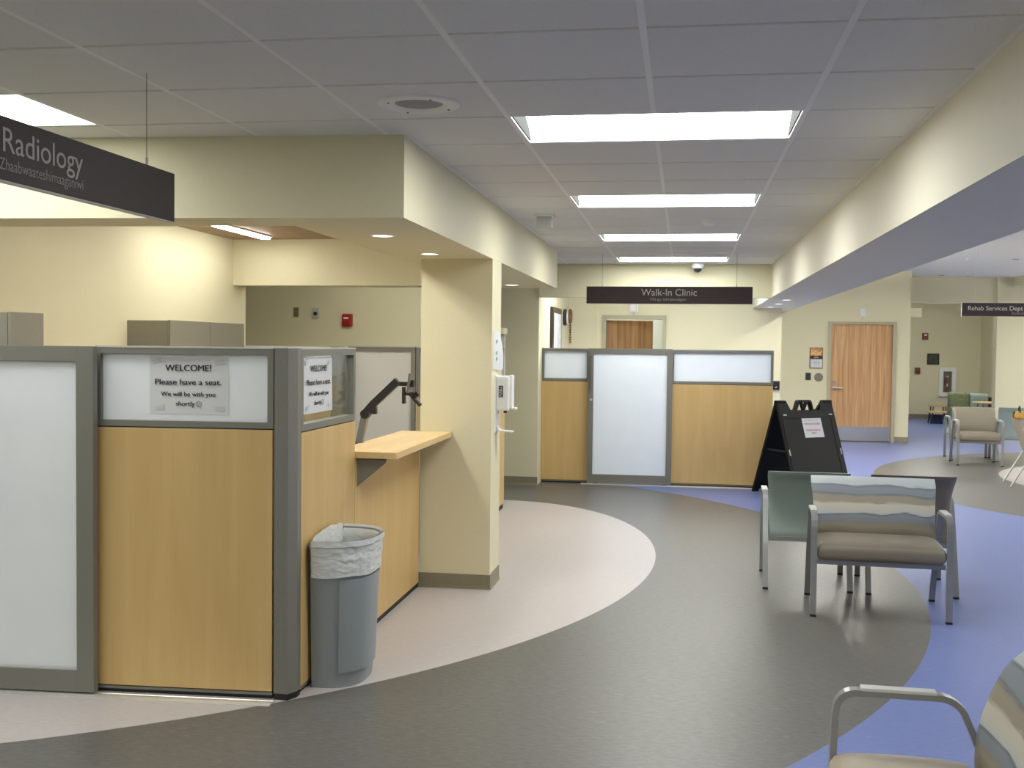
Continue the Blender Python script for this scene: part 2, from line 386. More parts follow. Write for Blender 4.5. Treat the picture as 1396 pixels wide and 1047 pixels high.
def text_mesh(body, width, cap, bold=0.0, extrude=0.0006, align='LEFT', spacing=1.0):
    """flat lettering in the XZ plane facing -Y, baseline z=0"""
    global _capH
    def raw(s, off):
        cu = D.curves.new('lettering', 'FONT'); cu.body = s; cu.size = 1.0; cu.offset = off; cu.space_line = spacing; cu.align_x = 'CENTER' if '\n' in s else 'LEFT'
        o = D.objects.new('lettering', cu); COL.objects.link(o)
        dg = bpy.context.evaluated_depsgraph_get(); me = D.meshes.new_from_object(o.evaluated_get(dg)); D.objects.remove(o); D.curves.remove(cu)
        return me
    if _capH is None:
        h = raw('H', 0); _capH = max(v.co.y for v in h.vertices); D.meshes.remove(h)
    me = raw(body, 0.0)
    x0 = min(v.co.x for v in me.vertices); x1 = max(v.co.x for v in me.vertices)
    sx = width / (x1 - x0); sy = cap / _capH
    off = {'LEFT': 0, 'CENTER': -width / 2, 'RIGHT': -width}[align]
    b = bmesh.new(); b.from_mesh(me); D.meshes.remove(me)
    bmesh.ops.remove_doubles(b, verts=b.verts[:], dist=1e-5)
    for v in b.verts: v.co = Vector(((v.co.x - x0) * sx + off, 0, v.co.y * sy))
    if bold:                                  # heavier strokes: two copies a hair apart
        cp = bmesh.ops.duplicate(b, geom=b.verts[:] + b.edges[:] + b.faces[:])['geom']
        cp = set(g for g in cp if isinstance(g, bmesh.types.BMVert))
        for v in b.verts: v.co.x += bold * sx * (0.9 if v in cp else -0.9); v.co.z += bold * sy * (0.3 if v in cp else -0.3); v.co.y -= 0.0003 if v in cp else 0.0
    ex = bmesh.ops.extrude_face_region(b, geom=b.faces[:])
    for g in ex['geom']:
        if isinstance(g, bmesh.types.BMVert): g.co.y -= extrude
    bmesh.ops.recalc_face_normals(b, faces=b.faces[:])
    m = MB(); m.merge(b); return m
def put(mb, loc, rz=0.0, rx=0.0):
    mb.bm.transform(Matrix.Translation(loc) @ Matrix.Rotation(rz, 4, 'Z') @ Matrix.Rotation(rx, 4, 'X')); return mb

# ------------------------------------------------------------------ the room
CZ, BZ = 2.624, 2.243
TX0, TY0, TP = -0.137, 3.334, 0.6096
struct('floor', MB().box(-6.5, 11.2, -3.4, 28.0, -0.08, 0.0), M['floor'])

trof = [(TX0 - TP, TY0 + TP * k) for k in (2, 6, 10, 14, -6, -10)] + [(TX0 - 6 * TP, TY0 + TP * k) for k in (1, -3, -7)] + [(TX0 - 3 * TP, TY0 + TP * k) for k in (-5,)]  # last entry is an extra fitting added to brighten the near partition
def in_trof(cx, cy):
    return any(x < cx < x + 2 * TP and y < cy < y + TP for x, y in trof)
XR = 0.984
tiles = MB(); bars = MB(); bm = tiles.bm
rows = range(-11, 17); cols = range(-9, 3)
for r in rows:
    for c in cols:
        x0, x1 = TX0 + c * TP, TX0 + (c + 1) * TP; y0, y1 = TY0 + r * TP, TY0 + (r + 1) * TP
        if x0 > XR - 0.02: continue
        if y0 > 4.95 and x1 < -1.95: continue
        if in_trof((x0 + x1) / 2, (y0 + y1) / 2): continue
        x1 = min(x1, XR); y1 = min(y1, 12.83)
        if y1 - y0 < 0.05: continue
        tiles.box(x0 + 0.010, x1 - 0.010, y0 + 0.010, y1 - 0.010, CZ - 0.004, CZ + 0.02, 0.002, 1)
struct('ceiling', tiles, M['tile'])
for c in range(-8, 3):
    x = TX0 + c * TP
    ymax = 12.83 if x > -1.9 else 4.92
    if x > XR: continue
    ys = -3.4
    for y0, y1 in sorted((y, y + TP) for tx, y in trof if tx + 0.1 < x < tx + 2 * TP - 0.1) + [(ymax, ymax)]:
        if y0 - ys > 0.02: bars.box(x - 0.012, x + 0.012, ys, min(y0, ymax), CZ - 0.003, CZ + 0.03)
        ys = y1
for r in rows:
    y = TY0 + r * TP
    if y > 12.8: continue
    bars.box(-5.2 if y < 4.9 else -1.9, XR, y - 0.012, y + 0.012, CZ + 0.003, CZ + 0.03)
bars.box(XR - 0.022, XR, -3.4, 12.83, CZ - 0.006, CZ + 0.03)
bars.box(-1.28, -1.258, 4.9, 11.03, CZ - 0.006, CZ + 0.03)
struct('trim_1', bars, M['tbar'])
struct('ceiling_slab', MB().box(-6.5, 1.0, -3.4, 16.5, 2.83, 2.9), M['whiteceil'])

# left soffit round the reception area, timber ceiling, cream walls behind
sof = MB()
fx = lambda x: 4.895 + (x + 1.277) * 0.05
ix = lambda x: 5.205 + (x + 1.91) * 0.033
sof.prism([(-5.3, fx(-5.3)), (-1.277, 4.895), (-1.277, 11.03), (-1.91, 11.03), (-1.91, 5.205), (-5.3, ix(-5.3))], 'z', BZ, 2.80)
struct('wall_soffit', sof, M['paint'])
struct('ceiling_timber', MB().box(-3.6, -1.91, 5.0, 8.39, 2.49, 2.56), M['woodceil'])
struct('wall_left', MB().box(-3.72, -3.6, 5.0, 8.64, 0, 2.80), M['paint'])
struct('wall_lintel', MB().box(-3.6, -1.78, 8.39, 8.64, 2.122, 2.80), M['paint'])
struct('wall_reception', MB().box(-6.5, -1.9, 10.9, 11.02, 0, 2.80), M['paint'])
struct('ceiling_reception', MB().box(-6.5, -1.91, 8.64, 10.9, 2.60, 2.66), M['whiteceil'])
struct('wall_outer', MB().box(-6.6, -6.5, -3.4, 16.5, 0, 2.9), M['paint'])
struct('wall_corridor', MB().box(-5.32, -5.2, -3.4, 5.0, 0, 2.83), M['paint'])
struct('wall_rear', MB().box(-6.5, 11.2, -3.5, -3.4, 0, 3.2), M['paint'])
struct('wall_far_right', MB().box(11.1, 11.2, -3.4, 28.0, 0, 3.2), M['paint'])
# column
struct('wall_column', MB().box(-1.77, -1.279, 7.27, 7.63, 0, BZ), M['paint'])
def cove(name, pts, h=0.10):
    mb = MB()
    for (x0, y0), (x1, y1) in zip(pts, pts[1:]):
        d = Vector((x1 - x0, y1 - y0, 0)); L = d.length; d.normalize()
        prof = [(0.0, 0.0), (0.013, 0.0), (0.010, 0.003), (0.007, 0.014), (0.005, 0.03), (0.005, h), (0.0, h)]
        nrm = Vector((d.y, -d.x, 0))
        b = bmesh.new()
        e0, e1 = -0.004, L + 0.004
        A = [b.verts.new(Vector((x0, y0, z)) + d * e0 + nrm * u) for u, z in prof]; B = [b.verts.new(Vector((x0, y0, z)) + d * e1 + nrm * u) for u, z in prof]
        n = len(prof); b.faces.new(A); b.faces.new(B[::-1])
        for i in range(n): b.faces.new((A[i], A[(i + 1) % n], B[(i + 1) % n], B[i]))
        bmesh.ops.recalc_face_normals(b, faces=b.faces[:]); mb.merge(b)
    return struct(name, mb, M['cove'])
cove('baseboard_column', [(-1.77, 7.27), (-1.279, 7.27), (-1.279, 7.63)])
# olive wall, back wall with door, lintel above the walk-in partition
struct('wall_back_left', MB().box(-6.5, -1.7, 12.86, 16.42, 0, 2.80), M['paint'])
cove('baseboard_back_left', [(-3.0, 12.86), (-1.7, 12.86)])
struct('wall_back_lintel', MB().box(-1.7, 0.984, 12.83, 12.98, 2.235, 2.80), M['paint'])
bw = MB(); bw.box(-1.7, -1.15, 16.3, 16.42, 0, 2.80); bw.box(-0.31, 1.40, 16.3, 16.42, 0, 2.80); bw.box(-1.15, -0.31, 16.3, 16.42, 2.075, 2.80)
bw.box(-1.34, -1.30, 16.285, 16.3, 0, 2.80)
struct('wall_back', bw, M['paint'])
struct('ceiling_alcove', MB().box(-1.7, 0.984, 12.98, 16.3, CZ, CZ + 0.06), M['whiteceil'])
struct('wall_back_return', MB().box(1.28, 1.40, 16.42, 20.3, 0, 2.243), M['paint'])
# door in the back wall, standing ajar
d2 = MB()
for x0, x1 in ((-1.20, -1.145), (-0.315, -0.26)): d2.box(x0, x1, 16.265, 16.43, 0, 2.125)
d2.box(-1.145, -0.315, 16.265, 16.43, 2.065, 2.125)
door2 = struct('door_2', d2, M['doorframe'])
lf = MB().box(0, 0.80, 0, 0.045, 0.01, 2.055); lf.rot(math.radians(33), 'Z'); put(lf, (-1.14, 16.435, 0))
struct('door_leaf', lf, M['oakdark'], door2)
struct('wall_inner', MB().box(-2.2, 1.2, 18.3, 18.4, 0, 2.6), M['aqua'])
d4 = MB(); 
for x0, x1 in ((-0.62, -0.56), (-1.55, -1.49)): d4.box(x0, x1, 18.26, 18.31, 0, 2.12)
d4.box(-1.49, -0.62, 18.26, 18.31, 2.06, 2.12)
door4 = struct('door_4', d4, M['doorframe'])
struct('door_leaf', MB().box(-1.49, -0.62, 18.275, 18.3, 0.01, 2.06), M['oak'], door4)
struct('ceiling_inner', MB().box(-2.2, 1.28, 16.42, 18.4, 2.6, 2.66), M['whiteceil'])
struct('wall_inner_left', MB().box(-2.3, -2.2, 16.42, 18.4, 0, 2.66), M['aqua'])

# long beam between lobby and rehab waiting area
struct('wall_beam', MB().box(0.984, 1.60, -3.4, 20.3, BZ, 3.2), M['beam'])
# rehab side
dw = MB(); dw.box(1.28, 2.60, 20.3, 20.45, 0, 3.05); dw.box(3.685, 3.975, 20.3, 20.45, 0, 3.05); dw.box(2.60, 3.685, 20.3, 20.45, 2.115, 3.05)
dw.box(3.855, 3.975, 20.45, 22.0, 0, 3.05)
struct('wall_rehab', dw, M['paint'])
d1 = MB()
for x0, x1 in ((2.556, 2.612), (3.672, 3.731)): d1.box(x0, x1, 20.255, 20.46, 0, 2.15)
d1.box(2.612, 3.672, 20.255, 20.46, 2.10, 2.15)
door1 = struct('door_1', d1, M['doorframe'])
leaf = struct('door_leaf', MB().box(2.615, 3.669, 20.30, 20.345, 0.012, 2.10), M['oak'], door1)
struct('kick_plate', MB().box(2.625, 3.66, 20.296, 20.30, 0.02, 0.272), M['steel'], door1)
hd = MB(); hd.cyl((2.68, 20.285, 0.965), 0.032, 0.03, 'y'); hd.tube([(2.68, 20.28, 0.965), (2.68, 20.235, 0.965), (2.70, 20.228, 0.965), (2.83, 20.232, 0.955)], 0.011); hd.cyl((2.68, 20.29, 1.06), 0.024, 0.02, 'y')
struct('door_handle', hd, M['steel'], door1)
cove('baseboard_rehab', [(3.74, 20.3), (3.975, 20.3)])
struct('ceiling_rehab', MB().box(1.60, 11.2, -3.4, 22.2, 3.05, 3.12), M['whiteceil'])
hw = MB(); hw.box(3.975, 5.86, 22.0, 22.15, 2.56, 3.05); hw.box(5.86, 6.02, 21.92, 22.15, 0, 3.05); hw.box(6.02, 11.2, 22.0, 22.15, 0, 3.05); hw.box(6.17, 11.2, 21.2, 22.0, 2.88, 3.05)
struct('wall_rehab_lintel', hw, M['paint'])
rc = MB(); rc.box(2.9, 7.17, 27.7, 27.8, 0, 2.9); rc.box(7.05, 7.17, 22.15, 27.7, 0, 2.9); rc.box(2.9, 3.0, 22.0, 27.7, 0, 2.9); rc.box(3.0, 3.975, 22.0, 22.1, 0, 2.9)
struct('wall_recess', rc, M['paint'])
struct('ceiling_recess', MB().box(2.9, 7.17, 22.15, 27.8, 2.80, 2.86), M['whiteceil'])
cove('baseboard_recess', [(3.0, 27.7), (7.05, 27.7)])

# ------------------------------------------------------------------ ceiling lights
def troffer_parts(t, lens='lens'):
    w, d, h = 2 * TP, TP, 0.085
    fr = MB(); e = 0.014
    fr.box(0, w, 0, e, -0.002, 0.02); fr.box(0, w, d - e, d, -0.002, 0.02); fr.box(0, e, e, d - e, -0.002, 0.02); fr.box(w - e, w, e, d - e, -0.002, 0.02)
    part('frame', fr, M['white'], t, True)
    def vault(u, v): return Vector((0.02 + u * (w - 0.04), 0.016 + v * (d - 0.032), 0.004 + h * math.sin(PI * v) ** 0.6))
    part('diffuser', MB().grid(vault, 1, 20, 0.0), M[lens], t, True)
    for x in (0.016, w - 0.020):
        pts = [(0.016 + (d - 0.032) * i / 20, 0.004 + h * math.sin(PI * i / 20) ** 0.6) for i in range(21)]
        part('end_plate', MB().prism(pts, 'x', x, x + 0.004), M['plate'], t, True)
    hb = MB(); hb.box(0.002, w - 0.002, 0.002, d - 0.002, 0.10, 0.105)
    part('housing', hb, M['white'], t, True)
lab = ['largest recessed ceiling light, nearest down the lobby', 'second recessed ceiling light down the lobby, above the column', 'third recessed ceiling light down the lobby', 'farthest recessed ceiling light, by the dome camera',
       'recessed lobby ceiling light a little behind the viewer', 'recessed lobby ceiling light at the rear wall',
       'recessed ceiling light above the left end of the Radiology sign', 'recessed ceiling light left of and behind the viewer', 'recessed ceiling light at the rear left of the corridor', 'added recessed fill light just behind and left of the viewer']
t0 = None
for i, (x, y) in enumerate(trof):
    if t0 is None:
        t0 = thing('ceiling_light', lab[0], 'ceiling light', (x, y, CZ), 0, 'recessed lobby lights'); troffer_parts(t0)
    elif i == 6:
        t1 = thing('ceiling_light', lab[i], 'ceiling light', (x, y, CZ), 0, 'recessed corridor lights'); troffer_parts(t1, 'lens_soft')
    else: dup(t0, (x, y, CZ), None, lab[i])
dup(t0, (-1.4, 13.6, CZ - 0.106), None, 'alcove ceiling light beside the dark framed picture')
dup(t0, (-0.2, 14.1, CZ - 0.106), None, 'alcove ceiling light in front of the ajar back door')
# rehab area: unseen pendant bars added to brighten its ceiling, door wall and floor
p0 = None
for x, y, l in ((4.2, 6.0, 'nearest the beam'), (4.3, 11.2, 'halfway along the beam'), (6.8, 4.5, 'front right'), (6.6, 9.0, 'centre right'), (7.2, 13.5, 'above the round white floor'), (8.4, 18.5, 'at the far right wall'), (7.6, 20.0, 'beside the far lintel'), (6.9, 17.0, 'right of the back-to-back chairs'),
                (2.0, 17.4, 'behind the beam facing the closed oak door'), (2.45, 15.4, 'behind the beam, second from the oak door')):
    l = 'added up-and-down fill bar in the rehab area, ' + l
    if p0 is None:
        p0 = thing('added_pendant', l, 'added fill light', (x, y, 2.74), 0, 'added rehab fill lights')
        part('body', MB().box(-0.07, 0.07, -0.75, 0.75, -0.02, 0.02, 0.004), M['white'], p0, True)
        part('lower_lens', MB().box(-0.055, 0.055, -0.73, 0.73, -0.026, -0.0205), M['lens_fill'], p0, True)
        part('upper_lens', MB().box(-0.055, 0.055, -0.73, 0.73, 0.0205, 0.026), M['lens_fill'], p0, True)
        for q in (-0.6, 0.6): part('suspension_wire', MB().cyl((0, q, 0.166), 0.003, 0.29, 'z', 8), M['steel'], p0, True)
    else: dup(p0, (x, y, 2.74), None, l)
dup(t0, (4.6, 24.3, 2.80 - 0.106), None, 'added unseen light in the far rehab recess')  # hidden above the lintel, added to light the recess wall
dup(t1, (5.6, 23.0, 2.80 - 0.106), None, 'dimmer fill light added at the front of the rehab recess')  # second hidden fitting, added to lift the recess wall a little
dup(t0, (-1.6, 17.1, 2.60 - 0.106), None, 'recessed light in the room behind the ajar door')

def downlight(x, y, z, r, label, lens='lens_warm', group='soffit downlights'):
    t = thing('downlight', label, 'downlight', (x, y, z), 0, group)
    part('trim_ring', MB().lathe([(r * 0.80, 0.0), (r * 0.84, -0.004), (r, -0.003), (r * 1.02, 0.0), (r * 0.80, 0.0)], (0, 0, 0)), M['white'], t, True)
    part('lens', MB().cyl((0, 0, -0.0012), r * 0.82, 0.002), M[lens], t, True)
downlight(-1.60, 5.69, BZ, 0.065, 'round downlight in the soffit nearest its front corner')
downlight(-1.615, 6.85, BZ, 0.065, 'round downlight in the soffit just in front of the column')
downlight(-1.60, 9.2, BZ, 0.065, 'round downlight in the soffit behind the column')
downlight(-1.64, 10.38, BZ, 0.07, 'round downlight at the far end of the soffit')
downlight(1.215, 13.5, BZ, 0.06, 'small downlight under the beam, nearest of three', 'lens_small', 'downlights under the beam')
downlight(1.215, 14.7, BZ, 0.06, 'small downlight under the beam, middle of three', 'lens_small', 'downlights under the beam')
downlight(1.205, 15.9, BZ, 0.06, 'small downlight under the beam, farthest of three', 'lens_small', 'downlights under the beam')
def linear(x, y0, y1, label, z=2.49, g='linear timber ceiling lights'):
    t = thing('linear_light', label, 'ceiling light', (x, (y0 + y1) / 2, z), 0, g)
    part('housing', MB().box(x - 0.05, x + 0.05, y0 - 0.02, y1 + 0.02, z - 0.011, z, 0.003), M['white'], t)
    part('lens', MB().box(x - 0.035, x + 0.035, y0, y1, z - 0.024, z - 0.010, 0.004), M['lens_line'], t)
linear(-3.22, 6.8, 8.13, 'slim linear light in the brown timber ceiling')
linear(-2.2, 5.4, 6.9, 'slim linear light hidden behind the soffit edge')
linear(-2.32, 5.4, 6.9, 'added linear light doubling the one hidden by the soffit edge')  # added twin that strengthens the light on column and frosted panes
linear(-2.95, 9.2, 10.2, 'added linear light left in the room with the fire alarm', 2.60, None)  # unseen, added to double the light on the alarm wall
linear(-2.45, 9.2, 10.2, 'added linear light over the room with the red fire alarm', 2.60, None)  # unseen, placed so the alarm wall brightens towards the right

# ------------------------------------------------------------------ ceiling devices
t = thing('ceiling_speaker', 'round white ceiling speaker in the tile near the soffit corner', 'speaker', (-1.056, 4.27, CZ))
part('rim', MB().lathe([(0.095, -0.004), (0.11, -0.013), (0.145, -0.015), (0.163, -0.010), (0.168, 0.0), (0.160, 0.002), (0.09, 0.002)], (0, 0, 0)), M['tbar'], t, True)
part('grille', MB().lathe([(0, -0.010), (0.06, -0.009), (0.097, -0.004)], (0, 0, 0)), M['mesh'], t, True)
for k in range(4):
    a = 0.6 + k * PI / 2
    part('screw', MB().cyl((0.128 * math.cos(a), 0.128 * math.sin(a), -0.016), 0.004, 0.004), M['bronze'], t, True)
t = thing('ceiling_signal_box', 'small grey ribbed box under a white plate, ceiling beside soffit', 'ceiling device', (-1.02, 7.97, CZ))
part('mounting_plate', MB().box(-1.09, -0.95, 7.89, 8.05, CZ - 0.022, CZ, 0.004), M['white'], t)
mb = MB(); mb.box(-1.075, -0.965, 7.93, 8.01, CZ - 0.10, CZ - 0.022, 0.004)
for k in range(6): mb.box(-1.07 + k * 0.018, -1.062 + k * 0.018, 7.926, 7.93, CZ - 0.095, CZ - 0.03)
part('body', mb, M['framelight'], t)
t = thing('smoke_detector', 'round white smoke detector on the lobby ceiling', 'smoke detector', (0.17, 8.41, CZ + 0.004))
part('base', MB().lathe([(0, -0.012), (0.06, -0.014), (0.064, -0.004), (0.064, 0.002), (0, 0.002)], (0, 0, 0)), M['white'], t, True)
part('head', MB().lathe([(0, -0.048), (0.025, -0.046), (0.045, -0.03), (0.05, -0.012), (0, -0.012)], (0, 0, 0)), M['white'], t, True)
for y, l in ((6.63, 'flat round sprinkler plate in front of the second ceiling light'), (10.93, 'flat round sprinkler plate beyond the third ceiling light')):
    solo('sprinkler_plate', MB().lathe([(0, -0.010), (0.036, -0.010), (0.042, -0.004), (0.042, 0.0), (0, 0.0)], (0.175, y, CZ + 0.006)), M['tile'], l, 'sprinkler', 'lobby sprinkler plates')
t = thing('dome_camera', 'white dome security camera by the far ceiling light', 'camera', (0.143, 12.66, CZ + 0.008))
part('base', MB().lathe([(0, 0.0), (0.066, 0.0), (0.070, -0.02), (0.070, -0.052), (0.062, -0.062), (0, -0.062)], (0, 0, 0)), M['white'], t, True)
part('dome', MB().lathe([(0.046, -0.060), (0.046, -0.082), (0.036, -0.104), (0.018, -0.117), (0, -0.120)], (0, 0, 0)), M['darkplastic'], t, True)
part('dome_collar', MB().lathe([(0.044, -0.058), (0.060, -0.060), (0.058, -0.070), (0.046, -0.074), (0.043, -0.066)], (0, 0, 0)), M['white'], t, True)
for x, y, l in ((4.15, 17.2, 'white pendent sprinkler on rehab ceiling, left of sign wire'), (5.0, 20.6, 'white pendent sprinkler on rehab ceiling near the far lintel')):
    t = thing('sprinkler', l, 'sprinkler', (x, y, 3.054), 0, 'rehab sprinklers')
    part('escutcheon', MB().lathe([(0, -0.012), (0.035, -0.010), (0.042, 0), (0, 0)], (0, 0, 0)), M['white'], t, True)
    part('head', MB().lathe([(0, -0.075), (0.026, -0.072), (0.026, -0.066), (0.009, -0.05), (0.014, -0.012), (0, -0.012)], (0, 0, 0)), M['white'], t, True)
for x, y, l in ((4.95, 17.6, 'flat grey disc on the white rehab ceiling at the right'), (4.72, 21.4, 'flat grey disc on rehab ceiling at the lintel')):
    solo('sprinkler_plate', MB().lathe([(0, -0.010), (0.05, -0.010), (0.056, 0.0), (0, 0.0)], (x, y, 3.054)), M['mesh'], l, 'sprinkler', 'rehab sprinkler plates')

# ------------------------------------------------------------------ hanging signs (local: face -Y, x 0..length)
def hang_sign(name_label, loc, rz, length, h, title, sub, tx, tw, tcap, tbase, sx, sw, scap, sbase, ceil, lm, dm, wires):
    t = thing('hanging_sign', name_label, 'sign', loc, rz, 'hanging direction signs')
    part('board', MB().box(0, length, -0.014, 0.014, 0, h, 0.002), M['signface'], t, True)
    part('edge_trim', MB().box(-0.004, 0.0, -0.015, 0.015, 0, h), M['signedge'], t, True)
    part('bottom_rail', MB().box(0, length, -0.015, 0.015, -0.003, 0.0), M['signedge'], t, True)
    part('lettering', put(text_mesh(title, tw, tcap, 0.0), (tx, -0.0145, tbase)), lm, t, True, title.lower() + ' in large letters')
    part('sub_lettering', put(text_mesh(sub, sw, scap, 0.0), (sx, -0.0145, sbase)), dm, t, True, 'smaller Ojibwe line below')
    for w in wires:
        cab = part('suspension_wire', MB().cyl((w, 0, (h + ceil) / 2), 0.0014, ceil - h, 'z', 8), M['bronze'] if ceil < 0.6 else M['white'], t, True)
        part('wire_grip', MB().cyl((w, 0, h + 0.014), 0.006, 0.028, 'z', 12), M['signedge'], cab, True)
        part('ceiling_cap', MB().lathe([(0, -0.004), (0.014, -0.003), (0.018, 0), (0, 0)], (w, 0, ceil)), M['signedge'], cab, True)
hang_sign('dark plum hanging sign reading Radiology, close at upper left', (-1.908, 2.18, 2.112), PI / 2, 1.692, 0.180, 'Radiology', 'Zhaabwaateshimaaganiwi',
          0.645, 0.412, 0.068, 0.081, 0.628, 0.43, 0.032, 0.030, CZ - 2.112, M['letter'], M['letterdim'], (0.19, 1.503))
hang_sign('dark plum hanging sign reading Walk-In Clinic, above the far partition', (-1.008, 11.4, 2.107), 0, 1.692, 0.177, 'Walk-In Clinic', 'Mii-go izhi-biindigen',
          0.566, 0.567, 0.068, 0.084, 0.664, 0.36, 0.028, 0.032, CZ - 2.107, M['letter'], M['letterdim'], (0.16, 1.532))
hang_sign('brown hanging sign reading Rehab Services Dept, at the right edge', (3.476, 14.6, 2.094), 0, 1.692, 0.168, 'Rehab Services Dept', 'Endazhi-minoayaang',
          0.072, 0.655, 0.056, 0.074, 0.60, 0.42, 0.028, 0.026, 3.05 - 2.094, M['letterpale'], M['letterdim'], (0.155, 1.53))
solo('blade_sign', MB().box(3.975, 4.162, 20.32, 20.345, 2.24, 2.40, 0.004), M['paint'], 'small cream blade sign sticking out from the wall end', 'sign')

# ------------------------------------------------------------------ reception cubicle
PX, PY, PR = -1.865, 4.815, 0.05            # corner of the front run, turned a little
H = 1.638
def frame_rect(mb, x0, x1, y0, y1, z0, z1, w):
    mb.box(x0, x0 + w, y0, y1, z0, z1); mb.box(x1 - w, x1, y0, y1, z0, z1)
    mb.box(x0 + w, x1 - w, y0, y1, z0, z0 + w); mb.box(x0 + w, x1 - w, y0, y1, z1 - w, z1); return mb
def panel(label, loc, rz, width, glass, zs=1.265, depth=0.06, g=None, fw=0.030, mat='maple'):
    """fixed partition: laminate below, framed glazing above; local x 0..width, front face y=0"""
    t = thing('partition_panel', label, 'partition', loc, rz, g)
    part('base_rail', MB().box(0.005, width - 0.005, 0.012, depth - 0.012, 0.0, 0.038), M['seam'], t, True)
    part('kick_rail', MB().box(0.002, width - 0.002, 0.004, depth - 0.004, 0.016, 0.030, 0.003), M['frame'], t, True)
    part('laminate_sheet', MB().box(0.003, width - 0.003, 0.0, depth, 0.036, zs - 0.006, 0.0015), M[mat], t, True)
    part('seam_strip', MB().box(0.003, width - 0.003, 0.006, depth - 0.006, zs - 0.006, zs), M['seam'], t, True)
    f = part('glazing_frame', frame_rect(MB(), 0, width, 0.0, depth, zs, H - 0.004, fw), M['frame'], t, True)
    part('glazing', MB().box(fw, width - fw, depth / 2 - 0.004, depth / 2 + 0.004, zs + fw, H - 0.004 - fw), M[glass], f, True, ('frosted' if glass == 'frosted' else 'clear') + ' glazing pane')
    part('top_cap', MB().box(0, width, -0.002, depth + 0.002, H - 0.004, H + 0.004), M['framelight'], t, True)
    return t
cR = Matrix.Rotation(PR, 3, 'Z')
def fl(x, y=0.0, z=0.0): return Vector((PX, PY, 0)) + cR @ Vector((x, y, z))
panel('maple partition with frosted top and welcome notice, facing the viewer', fl(-0.87), PR, 0.865, 'frosted', fw=0.028)
# corner post (chamfered)
t = thing('partition_post', 'grey chamfered corner post between the front and side partitions', 'partition post', (PX, PY, 0))
pp = [(-1.863, 4.812), (-1.795, 4.808), (-1.768, 4.862), (-1.768, 4.905), (-1.83, 4.905), (-1.863, 4.88)]
part('post_body', MB().prism(pp, 'z', 0.03, H), M['frame'], t)
part('foot', MB().prism([(x * 0.985 - 0.028, y + 0.002) for x, y in pp], 'z', 0.0, 0.03), M['seam'], t)
part('post_cap', MB().prism(pp, 'z', H, H + 0.005), M['framelight'], t)
# sliding door on its track
def sliding(label, loc, rz, width, hh, fw, bw, tw, handle):
    t = thing('sliding_door', label, 'sliding door', loc, rz)
    f = MB(); d = 0.045
    f.box(0, fw, 0, d, 0.016, hh, 0.002); f.box(width - fw, width, 0, d, 0.016, hh, 0.002)
    f.box(fw, width - fw, 0, d, 0.016, bw, 0.002); f.box(fw, width - fw, 0, d, hh - tw, hh, 0.002)
    fr = part('door_frame', f, M['frame'], t, True)
    part('frosted_pane', MB().box(fw, width - fw, 0.018, 0.026, bw, hh - tw), M['frosted'], t, True)
    part('glazing_bead', MB().box(fw, width - fw, 0.006, 0.012, bw, bw + 0.006), M['framelight'], t, True)
    for x in (0.08, width - 0.10): part('roller', MB().box(x, x + 0.05, 0.012, 0.036, 0.010, 0.018), M['seam'], t, True)
    if handle:
        h = part('pull_handle', MB().box(0.030, 0.048, -0.022, 0.0, 1.13, 1.55, 0.006), M['bronze'], t, True)
        part('lock', MB().cyl((0.040, -0.008, 1.02), 0.016, 0.02, 'y'), M['steel'], t, True)
    return t
sliding('frosted grey-framed sliding door at the left edge', fl(-2.0, -0.072), PR, 1.158, H, 0.084, 0.118, 0.072, False)
def track(label, loc, rz, L):
    t = thing('floor_track', label, 'floor track', loc, rz, 'sliding door floor tracks')
    part('rail', MB().prism([(-0.045, 0), (0.035, 0), (0.035, 0.006), (0.018, 0.010), (0.010, 0.010), (0.006, 0.007), (-0.010, 0.007), (-0.014, 0.010), (-0.026, 0.009), (-0.045, 0.002)], 'x', 0, L), M['alu'], t, True)
    for x in (0.25, L - 0.08): part('screw', MB().cyl((x, 0.002, 0.0075), 0.004, 0.002), M['bronze'], t, True)
track('aluminium floor track below the near partition', fl(-2.2, -0.055), PR, 2.215)

# side run toward the column: local x runs along +Y (rotated 90), front face +X  -> use rz = +90deg, local -y = +X
SX = -1.768
panel('maple side partition with clear glass window and taped notice', (SX, 4.908, 0), PI / 2, 0.855, 'glass', zs=1.247, depth=0.05, fw=0.032)
t = thing('low_partition', 'low maple counter wall between side partition and column', 'counter base', (SX, 6.5, 0))
part('base_rail', MB().box(SX - 0.04, SX - 0.008, 5.766, 7.240, 0, 0.036), M['seam'], t)
part('laminate_sheet', MB().box(SX - 0.05, SX, 5.766, 7.240, 0.036, 1.03), M['maple'], t)
part('gap_strip', MB().box(SX - 0.045, SX - 0.006, 7.240, 7.266, 0.0, 1.03), M['seam'], t)  # dark strip put in for the shaded gap beside the column
t = thing('transaction_shelf', 'maple transaction counter shelf beside the column', 'counter', (-1.69, 6.5, 1.035))
part('slab', MB().prism([(-1.765, 5.77), (-1.535, 5.765), (-1.55, 7.262), (-1.90, 7.262), (-1.90, 5.775)], 'z', 1.035, 1.072, 0.003), M['mapletop'], t)
b1 = part('bracket', MB().prism([(SX + 0.002, 0.875), (SX + 0.002, 1.034), (SX + 0.165, 1.034), (SX + 0.165, 1.012)], 'y', 5.80, 5.806), M['frame'], t)
part('bracket_flange', MB().box(SX, SX + 0.17, 5.80, 5.84, 1.028, 1.034), M['frame'], b1)

